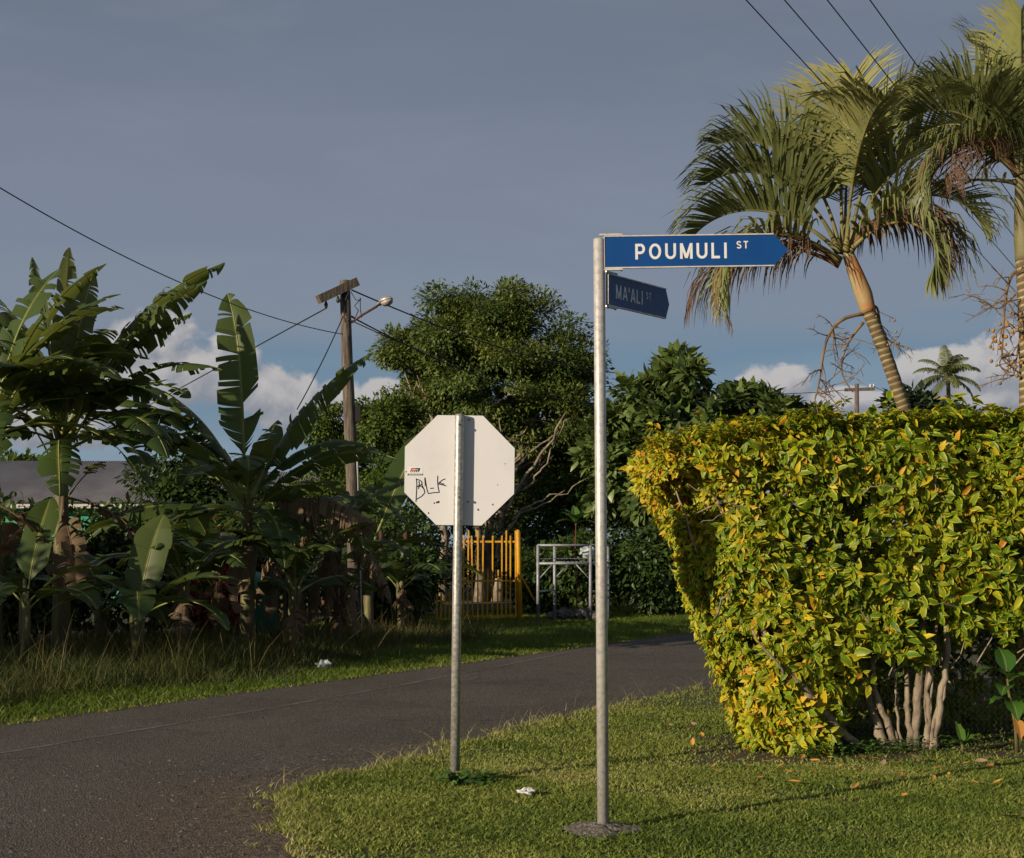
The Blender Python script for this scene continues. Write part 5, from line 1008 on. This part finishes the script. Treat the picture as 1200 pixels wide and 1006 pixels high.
# ground cover at the foot of the hedge
rg = np.random.default_rng(13); mb = MB(); k = 5200; x = rg.uniform(2.2, 5.2, k); y = 11.25 + .17 * (x - 2.75) + rg.normal(0, .13, k) + .08 * np.sin(x * 5); kp = rg.random(k) < np.clip(.45 + .8 * np.sin(x * 2.6 + 1.2), .12, 1); x, y = x[kp], y[kp]; k = len(x)
a = rg.uniform(0, 6.28, k); leaves(mb, np.c_[x, y, rg.uniform(.03, .16, k) ** 1.2], np.c_[np.cos(a), np.sin(a), rg.uniform(-.2, .6, k)], np.c_[rg.normal(0, .4, (k, 2)), np.ones(k)], rg.uniform(.02, .05, k), rg.uniform(.015, .03, k), leaf_small(), rg.random(k) * .7)
tag(mb.build('ground_cover', M['weed'], smooth=False), 'low small leafed weeds along the foot of the hedge', 'weeds', kind='stuff')

# broad leafed plant in front of the fence, and a low strap leafed one
def rosette(name, label, cat, pos, stem_pts, lvs, mat, seed):
    rng = np.random.default_rng(seed); root = thing(name, label, cat, (pos[0], pos[1], 0)); O = np.array([pos[0], pos[1], 0])
    mb = MB(); p = np.array(stem_pts) - O; tube(mb, p, np.linspace(.016, .009, len(p)), 7); mb.build('stem', M['pseudostem'], root)
    for c, az, e0, L, W, mt in lvs:
        n = 9; t = np.linspace(0, 1, n); e = R(e0) - R(70) * t; F = np.c_[math.cos(R(az)) * np.cos(e), math.sin(R(az)) * np.cos(e), np.sin(e)]; C = np.array(c) - O + np.concatenate([[np.zeros(3)], np.cumsum(F[:-1] * L / (n - 1), 0)])
        S = np.array([-math.sin(R(az)), math.cos(R(az)), 0]); U = np.cross(F, S); U *= np.sign(U[0, 2] + 1e-6)
        pr = np.array([.05, .5, .85, 1, .98, .85, .6, .3, .03]) * W / 2; w_ = np.linspace(-1, 1, 9); mb = MB()
        V = C[:, None] + S * (w_[None, :, None] * pr[:, None, None]) + U[:, None] * ((np.abs(w_)[None, :, None] * pr[:, None, None]) * .3 + .012 * np.sin(t * 26)[:, None, None] * np.abs(w_)[None, :, None])
        A = np.zeros((n, 9, 4)); A[..., 0] = rng.uniform(.2, .9); A[..., 1] = np.abs(w_)[None]; A[..., 2] = t[:, None]; i = (np.arange(n - 1)[:, None] * 9 + np.arange(8)).ravel()
        mb.add(V.reshape(-1, 3), np.stack([i, i + 9, i + 10, i + 1], -1), 0, A.reshape(-1, 4)); mb.build('yellow_leaf' if mt is M['fallen'] else 'leaf', mt, root)
    return root
Yn = 11.25; g = lambda x, y, d=0: P(x, y, Yn + d)
rosette('broadleaf_plant', 'broad glossy leafed plant at the right edge in front of the wire fence', 'plant', P(1192, 880, Yn + .1)[:2], [np.r_[P(1192, 880, Yn + .1)[:2], 0], g(1190, 850, .1), g(1182, 810, .05), g(1180, 785)],
        [(g(1180, 790), 95, 80, .27, .17, M['noni']), (g(1180, 792), 185, 32, .30, .16, M['noni']), (g(1180, 796), -60, 28, .30, .17, M['noni']), (g(1181, 800), 5, 30, .30, .17, M['noni']), (g(1182, 806), -120, 20, .28, .15, M['noni']), (g(1184, 822), -95, 0, .28, .15, M['noni']), (g(1184, 822), 200, 25, .22, .12, M['noni']), (g(1186, 830), 60, 30, .28, .15, M['noni']), (g(1189, 842), -80, -30, .20, .10, M['fallen']), (g(1186, 815), -20, 10, .28, .16, M['noni'])], M['noni'], 3)
rosette('broadleaf_plant', 'low strap leafed seedling at the hedge foot by the wire fence', 'plant', P(1128, 880, 11.3)[:2], [np.r_[P(1128, 880, 11.3)[:2], 0], P(1128, 872, 11.3)],
        [(P(1128, 874, 11.3), az, e, .24, .07, M['noni']) for az, e in ((95, 80), (170, 45), (10, 50), (-60, 40), (-130, 40), (60, 60))], M['noni'], 4)
# cordyline with red stem behind the metal stand
Yk = 32.0; rosette('cordyline', 'upright plant with a red stem and pale leaf tuft behind the metal stand', 'plant', P(676, 730, Yk)[:2], [np.r_[P(676, 730, Yk)[:2], 0], P(676, 690, Yk), P(674, 640, Yk), P(675, 612, Yk)],
        [(P(675, 614, Yk), az, e, .55, .20, M['noni']) for az, e in ((100, 85), (180, 60), (0, 58), (-60, 55), (-120, 50), (150, 70), (40, 68), (200, 30), (-20, 25))], M['noni'], 5)
for ch in [o for o in bpy.data.objects if o.parent and o.parent.name == 'cordyline' and o.name.startswith('stem')]:
    ch.data.materials.clear(); ch.data.materials.append(plain('red_stem', (0.24, 0.05, 0.04), (0.15, 0.03, 0.025), 8, 0.6))
    for v in ch.data.vertices: pass

# ------------------------------------------------------------------ timber utility pole
YU = 25.0; u0 = P(416, 640, YU)[:2]; Ou = np.r_[u0, 0]; qu = lambda x, y, dy=0.0: P(x, y, YU + dy) - Ou
up = thing('utility_pole', 'weathered timber utility pole with a tilted crossarm and street lamp', 'utility pole', (u0[0], u0[1], 0))
mb = MB(); pt = [np.array([0.02, 0, 0]), qu(413, 560), qu(407, 430), qu(404, 329)]; tube(mb, pt, [.13, .115, .10, .09], 14); mb.build('pole', M['wood'], up)
mb = MB(); bar(mb, qu(373, 351.5, -.35), qu(418, 330.5, -.02), .15, .15); mb.build('crossarm', M['wood'], up, smooth=False)
mb = MB(); bar(mb, qu(404.5, 352, -.13), qu(411, 336, -.13), .03, .012); mb.build('brace', M['galv_dark'], up, smooth=False)
for x, y in ((382, 352), (396, 346)):
    mb = MB(); c = qu(x, y + 1, -.24); tube(mb, [c, c - [0, 0, .05], c - [0, 0, .07], c - [0, 0, .12]], [.012, .03, .035, .02], 8); mb.build('insulator', M['bolt'], up)
mb = MB(); tube(mb, [qu(412, 378, -.1), qu(425, 369, -.2), qu(442, 359, -.4)], .022, 8); mb.build('lamp_arm', M['rust'], up)
arm = qu(442, 359, -.4); d = unit(qu(464, 347.5, -.75) - arm); sd_ = unit(np.cross(d, [0, 0, 1.0])); ud = np.cross(sd_, d)
if ud[2] < 0: ud = -ud
mb = MB(); t = np.linspace(0, 1, 12); prof = [.03, .05, .055, .058, .085, .105, .11, .108, .10, .085, .055, .01]
a = np.linspace(0, 2 * np.pi, 14, endpoint=False); V = np.array([arm + d * (x * .40) + sd_ * math.cos(k) * r_ + ud * (math.sin(k) * r_ * (.75 if math.sin(k) > 0 else .35) + .01) for x, r_ in zip(t, prof) for k in a])
i = (np.arange(11)[:, None] * 14 + np.arange(14)).ravel(); k = (np.arange(11)[:, None] * 14 + (np.arange(14) + 1) % 14).ravel(); mb.add(V, np.stack([i, k, k + 14, i + 14], -1)); lh = mb.build('lamp_head', M['galv_dark'], up)
mb = MB(); V = np.array([arm + d * (.15 + x * .24) + sd_ * math.cos(k) * r_ - ud * (.012 + r_ * .75 * abs(math.sin(k) > 0) * abs(math.sin(k))) for x, r_ in zip(np.linspace(0, 1, 8), [.02, .075, .09, .095, .092, .082, .06, .01]) for k in a])
i = (np.arange(7)[:, None] * 14 + np.arange(14)).ravel(); k = (np.arange(7)[:, None] * 14 + (np.arange(14) + 1) % 14).ravel(); mb.add(V, np.stack([i, k, k + 14, i + 14], -1)); mb.build('lens', M['lamp_glass'], lh)
mb = MB(); box(mb, qu(419.5, 485, -.08), (.09, .09, .28)); mb.build('junction_box', M['black'], up, smooth=False)
mb = MB(); tube(mb, [qu(424, 780, -.05) * [1, 1, 0], qu(422, 690, -.05), qu(418, 530, -.05)], .022, 8); mb.build('conduit', M['pipe'], up)
mb = MB(); rg = np.random.default_rng(2)
for x0, y0, x1, y1 in ((411, 342, 423, 352), (423, 350, 420, 364), (422, 349, 424, 372), (398, 352, 410, 372), (404, 358, 405, 378), (420, 364, 412, 370)):
    a, b_ = qu(x0, y0, -.15), qu(x1, y1, -.2); md = (a + b_) / 2 + rg.normal(0, .04, 3) - [0, 0, .06]; tube(mb, [a, (a + md) / 2, md, (md + b_) / 2, b_], .008, 5)
mb.build('loose_cable', M['wire'], up)

def cable(label, a, b_, sag, r_=.009, group='overhead cables'):
    a, b_ = np.array(a, float), np.array(b_, float); t = np.linspace(0, 1, 40)[:, None]; q_ = a + (b_ - a) * t; q_[:, 2] -= (4 * sag * t * (1 - t))[:, 0]; mb = MB(); tube(mb, q_ - a, r_, 5)
    o = mb.build('overhead_cable', M['wire']); o.location = tuple(a); return tag(o, label, 'cable', group)
top = lambda x, y, dy=-.15: P(x, y, YU + dy)
cable('long cable from the left edge of the photo down to the timber pole', P(-230, 70, 14), top(402, 392), .45, .008)
cable('cable sloping from the left under the crossarm of the timber pole', P(120, 505, 40), top(383, 361), .0, .012)
cable('upper cable from the timber pole passing behind the lamp head to the right', top(412, 340), P(720, 437, 43), .25, .014)
cable('lower cable from the timber pole running right behind the domed tree', top(411, 371), P(760, 470, 44), .6, .014)
cable('second lower cable from the timber pole running right', top(412, 376), P(560, 430, 40), .1, .010)
cable('slack guy wire from the timber pole down to the left', top(402, 371), P(348, 480, 23.5), .05, .010)
A0 = np.array([2.3, 14.0, 7.05]); dr = np.array([6.9, 12.4, -.5])
for i, (px, lab) in enumerate(((875, 'leftmost of the four cables crossing the top right corner'), (920, 'second from left of the four cables crossing the top right corner'), (970, 'third from left of the four cables crossing the top right corner'), (1020, 'rightmost of the four cables crossing the top right corner'))):
    x = (px - 600) / F_PX * 14.0; c = np.array([x, 14.0, 7.02 + (.0 if i else 0)]); cable(lab, c - dr * 1.1, c + dr * 2.6, 0.0, .0065)
# far pole and its lines, seen through the palm
YF = 85.0; f0 = P(1006, 640, YF)[:2]; Of = np.r_[f0, 0]; qf = lambda x, y: P(x, y, YF) - Of
fp = thing('utility_pole', 'small distant utility pole seen under the leaning palm', 'utility pole', (f0[0], f0[1], 0))
mb = MB(); tube(mb, [(0, 0, 0), qf(1005, 560), qf(1004, 450)], [.16, .15, .13], 8); mb.build('pole', M['wood'], fp)
mb = MB(); bar(mb, qf(990, 457), qf(1025, 456), .18, .18); mb.build('crossarm', M['wood'], fp, smooth=False)
for x in (1020, 1024):
    mb = MB(); c = qf(x, 455); tube(mb, [c, c + [0, 0, .15], c + [0, 0, .25]], [.05, .07, .03], 6); mb.build('insulator', M['pipe'], fp)
cable('thin distant cable left of the far pole', P(700, 452, 70), P(994, 457, YF), .35, .02)
cable('thin distant cable right of the far pole, upper', P(1022, 452, YF), P(1090, 477, 60), .1, .018)

# ------------------------------------------------------------------ yellow gate, metal stand, small things by it
Gt = thing('metal_gate', 'tall yellow barred metal gate beside a yellow post', 'gate', (GATE_L[0], GATE_L[1], 0)); Og = np.r_[GATE_L, 0]
qg = lambda x, y, Y=31.0: P(x, y, Y) - Og
zt, zb_ = CAM_H - (635 - 640) / F_PX * 31, .10
for z_ in (zb_ + .02, CAM_H - (681 - 640) / F_PX * 31, zt - .0):
    mb = MB(); bar(mb, [qg(543, 0)[0], 0, z_], [qg(605, 0)[0], 0, z_], .04); mb.build('rail', M['yellow'], Gt, smooth=False)
rg = np.random.default_rng(6); xs = [543, 548, 554, 560, 565.5, 571, 577, 583, 588, 593, 598, 604.5]
for i, x in enumerate(xs):
    mb = MB(); h_ = CAM_H - ((628 if i % 2 == 0 else 622) - 640) / F_PX * 31 if i not in (7, 5) else CAM_H - (668 - 640) / F_PX * 31; t0 = rg.normal(0, .01); bar(mb, [qg(x, 0)[0], -.03, zb_], [qg(x, 0)[0] + t0, -.03, h_], .032); mb.build('bar', M['yellow'], Gt, smooth=False)
mb = MB(); tube(mb, [(qg(609, 0)[0], 0, 0), (qg(607, 0)[0], 0, CAM_H - (624 - 640) / F_PX * 31), (qg(607, 0)[0], 0, CAM_H - (621 - 640) / F_PX * 31)], [.065, .06, .03], 10); mb.build('post', M['yellow'], Gt)
mb = MB(); bar(mb, [qg(611, 676)[0], 0, qg(611, 676)[2]], [qg(626, 700)[0], .3, qg(626, 704)[2]], .03); mb.build('stay', M['yellow'], Gt, smooth=False)
g2 = thing('metal_gate', 'low yellow picket gate leaf half hidden left of the stop sign pole', 'gate', tuple(P(512, 640, 30.6)[:2]) + (0,))
for i, x in enumerate((0, .09, .18, .27, .36)):
    mb = MB(); bar(mb, [x, .02 * i, .08], [x, .02 * i, .62 + .02 * (i % 2)], .035); mb.build('bar', M['yellow'], g2, smooth=False)
mb = MB(); bar(mb, [-.02, .05, .45], [.4, .13, .45], .03); mb.build('rail', M['yellow'], g2, smooth=False)

st = thing('metal_stand', 'open grey pipe stand on four legs on the grass beside the gate', 'rubbish stand', tuple(P(660, 640, 30.5)[:2]) + (0,)); Os = np.r_[P(660, 640, 30.5)[:2], 0]
qs = lambda x, y, Y: P(x, y, Y) - Os
fr, bk = 30.0, 31.2
xf = (630.5, 692); xb = (650, 712.5); zT, zS, zM = 1.665, 1.28, .68
F_ = [np.array([qs(x, 0, fr)[0], fr - Os[1]]) for x in xf]; B_ = [np.array([qs(x, 0, bk)[0], bk - Os[1]]) for x in xb]
for c in F_ + B_:
    mb = MB(); tube(mb, [np.r_[c, 0], np.r_[c, zT]], .034, 8); mb.build('leg', M['frame'], st)
def rails(z_, r_, name):
    mb = MB()
    for a, b_ in ((F_[0], F_[1]), (B_[0], B_[1]), (F_[0], B_[0]), (F_[1], B_[1])): tube(mb, [np.r_[a, z_], np.r_[b_, z_]], r_, 8)
    return mb.build(name, M['frame'], st)
rails(zT, .024, 'top_rail'); rails(zS, .028, 'shelf_rail')
mb = MB()
for a, b_ in ((F_[0], B_[0]), (F_[1], B_[1])): tube(mb, [np.r_[a, zM], np.r_[b_, zM]], .018, 8)
for c, s_ in ((F_[0], 1), (F_[1], -1)): tube(mb, [np.r_[c, zS - .35], np.r_[c + [s_ * .32, 0], zS]], .014, 6)
for c, s_ in ((B_[0], 1), (B_[1], -1)): tube(mb, [np.r_[c, zS - .35], np.r_[c + [s_ * .32, 0], zS]], .014, 6)
mb.build('brace', M['frame'], st)
mb = MB()
for t in np.linspace(.06, .94, 12): a = F_[0] * (1 - t) + F_[1] * t; b_ = B_[0] * (1 - t) + B_[1] * t; tube(mb, [np.r_[a, zS + .1], np.r_[b_, zS + .1]], .008, 5)
mb.build('shelf_mesh', M['frame'], st)
def crumple(name, label, cat, loc_, size, mat, seed, amp=.25):
    rg = np.random.default_rng(seed); mb = MB(); nu, nv = 18, 12; u_ = np.linspace(0, 2 * np.pi, nu, endpoint=False); v_ = np.linspace(.08, np.pi - .08, nv)
    ph = rg.uniform(0, 6.28, 12); V = []
    for a in v_:
        for b_ in u_:
            r_ = 1 + amp * (math.sin(3 * b_ + ph[0] + 2 * a) * .5 + math.sin(5 * b_ + ph[1] - 3 * a) * .4 + math.sin(7 * a + ph[2]) * .4) + rg.normal(0, amp * .25)
            V.append((r_ * math.sin(a) * math.cos(b_) * size[0], r_ * math.sin(a) * math.sin(b_) * size[1], max(0.0, (r_ * math.cos(a) * .5 + .5) * size[2])))
    i = (np.arange(nv - 1)[:, None] * nu + np.arange(nu)).ravel(); k = (np.arange(nv - 1)[:, None] * nu + (np.arange(nu) + 1) % nu).ravel(); mb.add(V, np.stack([i, i + nu, k + nu, k], -1)); mb.add([V[j] for j in range(nu)], [np.arange(nu)[None]])
    o = mb.build(name, mat, smooth=False); o.location = tuple(loc_); return tag(o, label, cat)
crumple('plastic_bag', 'clear plastic bag of rubbish lying on top of the metal stand', 'bag', P(690, 0, 30.5)[:2].tolist() + [1.39], (.19, .17, .24), M['plastic'], 1)
crumple('plastic_bag', 'crumpled blue white plastic bag on the far verge', 'litter', (P(380, 788, 18.8)[0], 18.8, .03), (.10, .06, .10), M['plastic'], 2, .4)
crumple('paper_scrap', 'crumpled white paper scrap on the lawn between the two posts', 'litter', (P(617, 937, 9.3)[0], 9.3, .03), (.05, .03, .035), M['paper'], 3, .5)
r0 = None
for i, (x, y, sz, lab) in enumerate(((648, 732, .16, 'dark rock at the left end of the row under the metal stand'), (660, 731, .22, 'second dark rock from the left under the metal stand'), (672, 730, .17, 'middle dark rock under the metal stand'), (681, 731, .22, 'largest dark rock under the metal stand near its right leg'), (700, 729, .15, 'small dark rock just outside the right leg of the metal stand'))):
    rg = np.random.default_rng(200 + i); Y_ = 31.6; o = crumple('rock', lab, 'rock', (P(x, 0, Y_)[0], Y_, -.02), (sz, sz * .8, sz * 1.3), M['rock'], 210 + i, .22); o['group'] = 'rocks under the metal stand'

# ------------------------------------------------------------------ houses behind the bananas
def house(label, c, wx, wy, eave, ridge, wins, seed, over=.5):
    h = thing('house', label, 'house', (c[0], c[1], 0)); mb = MB(); box(mb, (0, 0, eave / 2), (wx, wy, eave)); mb.build('wall', M['green_wall'], h, smooth=False)
    X, Yh = wx / 2 + over, wy / 2 + over; N_ = int(2 * X / .076) * 4; x = np.linspace(-X, X, N_); wz = .012 * np.cos(x / .076 * 2 * np.pi); mb = MB()
    rows = [(-Yh, eave - .05), (0, ridge), (Yh, eave - .05)]; V = np.concatenate([np.c_[x, np.full(N_, y), z + wz] for y, z in rows]); i = (np.arange(2)[:, None] * N_ + np.arange(N_ - 1)).ravel(); mb.add(V, np.stack([i, i + 1, i + N_ + 1, i + N_], -1))
    V2 = V.copy(); V2[:, 2] -= .03; mb.add(V2, np.stack([i, i + N_, i + N_ + 1, i + 1], -1)); mb.build('roof', M['roof'], h)
    for s_ in (-1, 1):
        mb = MB(); box(mb, (0, s_ * (Yh - .02), eave - .15), (2 * X, .03, .11)); mb.build('fascia', M['fascia'], h, smooth=False)
    for wx_ in wins:
        mb = MB(); box(mb, (wx_, -wy / 2 - .02, 1.55), (1.2, .06, 1.1)); w_ = mb.build('window', M['fascia'], h, smooth=False)
        mb = MB(); box(mb, (wx_, -wy / 2 - .052, 1.55), (1.06, .01, .96)); mb.build('pane', M['glass'], w_, smooth=False)
    return h
house('green walled house with a grey corrugated roof behind the tall bananas', (P(60, 0, 41)[0], 41.0), 10.5, 6.0, 2.85, 4.1, (-3, 0, 2.6), 1)
house('second green house with a grey roof half hidden behind the banana row', (P(322, 0, 47)[0], 47.0), 6.5, 5.0, 3.0, 4.1, (-1.5, 1.5), 2)
wt_ = MB(); a = np.linspace(0, 2 * np.pi, 40, endpoint=False); zz = np.array([0, .02, .35, .37, .7, .72, 1.05, 1.12, 1.2]); rr = np.array([.5, .52, .52, .54, .52, .54, .52, .4, .1])
V = np.array([(r_ * math.cos(k), r_ * math.sin(k), z_) for z_, r_ in zip(zz, rr) for k in a]); i = (np.arange(8)[:, None] * 40 + np.arange(40)).ravel(); k = (np.arange(8)[:, None] * 40 + (np.arange(40) + 1) % 40).ravel(); wt_.add(V, np.stack([i, k, k + 40, i + 40], -1))
o = wt_.build('water_tank', M['tank']); o.location = tuple(P(292, 0, 25.5)[:2]) + (0,); tag(o, 'low green water tank in the shade between the banana plants', 'water tank')

# ------------------------------------------------------------------ fallen leaves on the lawn
rg = np.random.default_rng(77)
def leaf_obj(L, W, mat, seed):
    r_ = np.random.default_rng(seed); mb = MB(); n = 7; t = np.linspace(0, 1, n); w_ = np.linspace(-1, 1, 5); pr = np.sin(np.pi * np.clip(t, .03, .97)) ** .8 * W / 2; cu = r_.uniform(.15, .5)
    V = np.array([(x * pr[i], (t[i] - .5) * L, .004 + cu * abs(x) ** 1.5 * pr[i] + .25 * L * (t[i] - .5) ** 2 + r_.normal(0, .001)) for i in range(n) for x in w_]); A = np.zeros((len(V), 4)); A[:, 0] = r_.random(); i = (np.arange(n - 1)[:, None] * 5 + np.arange(4)).ravel(); mb.add(V, np.stack([i, i + 1, i + 6, i + 5], -1), 0, A); return mb.build('fallen_leaf', mat)
protos = [leaf_obj(.10, .045, M['fallen'], i) for i in range(5)] + [leaf_obj(.11, .05, M['fallen_dry'], 10 + i) for i in range(3)]
used = set()
def drop(k, x, y, label, group, s=1.0):
    o = protos[k] if k not in used else protos[k].copy()
    if k in used: COL.objects.link(o)
    used.add(k); o.location = (x, y, .045); o.rotation_euler = (rg.normal(0, .25), rg.normal(0, .25), rg.uniform(0, 6.28)); o.scale = (s, s, s); tag(o, label, 'fallen leaf', group)
gpx = lambda x, y: P(x, y, 2751.0 / (y - 640))[:2]
for x, y in ((835, 905), (843, 912), (868, 885), (858, 893), (905, 893), (915, 905), (922, 912), (948, 903), (956, 912), (985, 918), (890, 920), (812, 877), (1010, 895), (1024, 896), (1085, 928), (1095, 920), (1115, 915), (1136, 902), (1160, 905), (990, 905), (1048, 902), (1120, 935), (805, 862), (1170, 925), (930, 925), (955, 899), (880, 905), (820, 868), (940, 895), (970, 902), (1005, 910), (1060, 915), (1030, 925), (1140, 925), (1100, 908), (1180, 895), (865, 898), (900, 900), (925, 895), (975, 895), (1000, 930), (1065, 940)):
    x_, y_ = gpx(x + rg.normal(0, 3), y); drop(rg.integers(0, 5), x_, y_, 'small curled orange leaf fallen on the lawn in front of the hedge', 'fallen orange leaves', rg.uniform(.45, .95))
for x, y, s in ((785, 857, 1.0), (803, 858, .9), (812, 856, 1.1), (1075, 897, 1.3), (1035, 902, .8), (870, 925, .7), (1150, 900, .9)):
    x_, y_ = gpx(x, y); drop(5 + rg.integers(0, 3), x_, y_, 'pale brown dry leaf lying on the lawn', 'dry leaves on the lawn', s)
x_, y_ = gpx(1184, 968); o = leaf_obj(.22, .075, M['fallen_dry'], 30); o.location = (x_, y_, .05); o.rotation_euler = (.1, .15, 1.9); tag(o, 'large dry brown leaf at the lower right corner of the lawn', 'fallen leaf')
for i, p_ in enumerate(protos):
    if i not in used: bpy.data.objects.remove(p_)
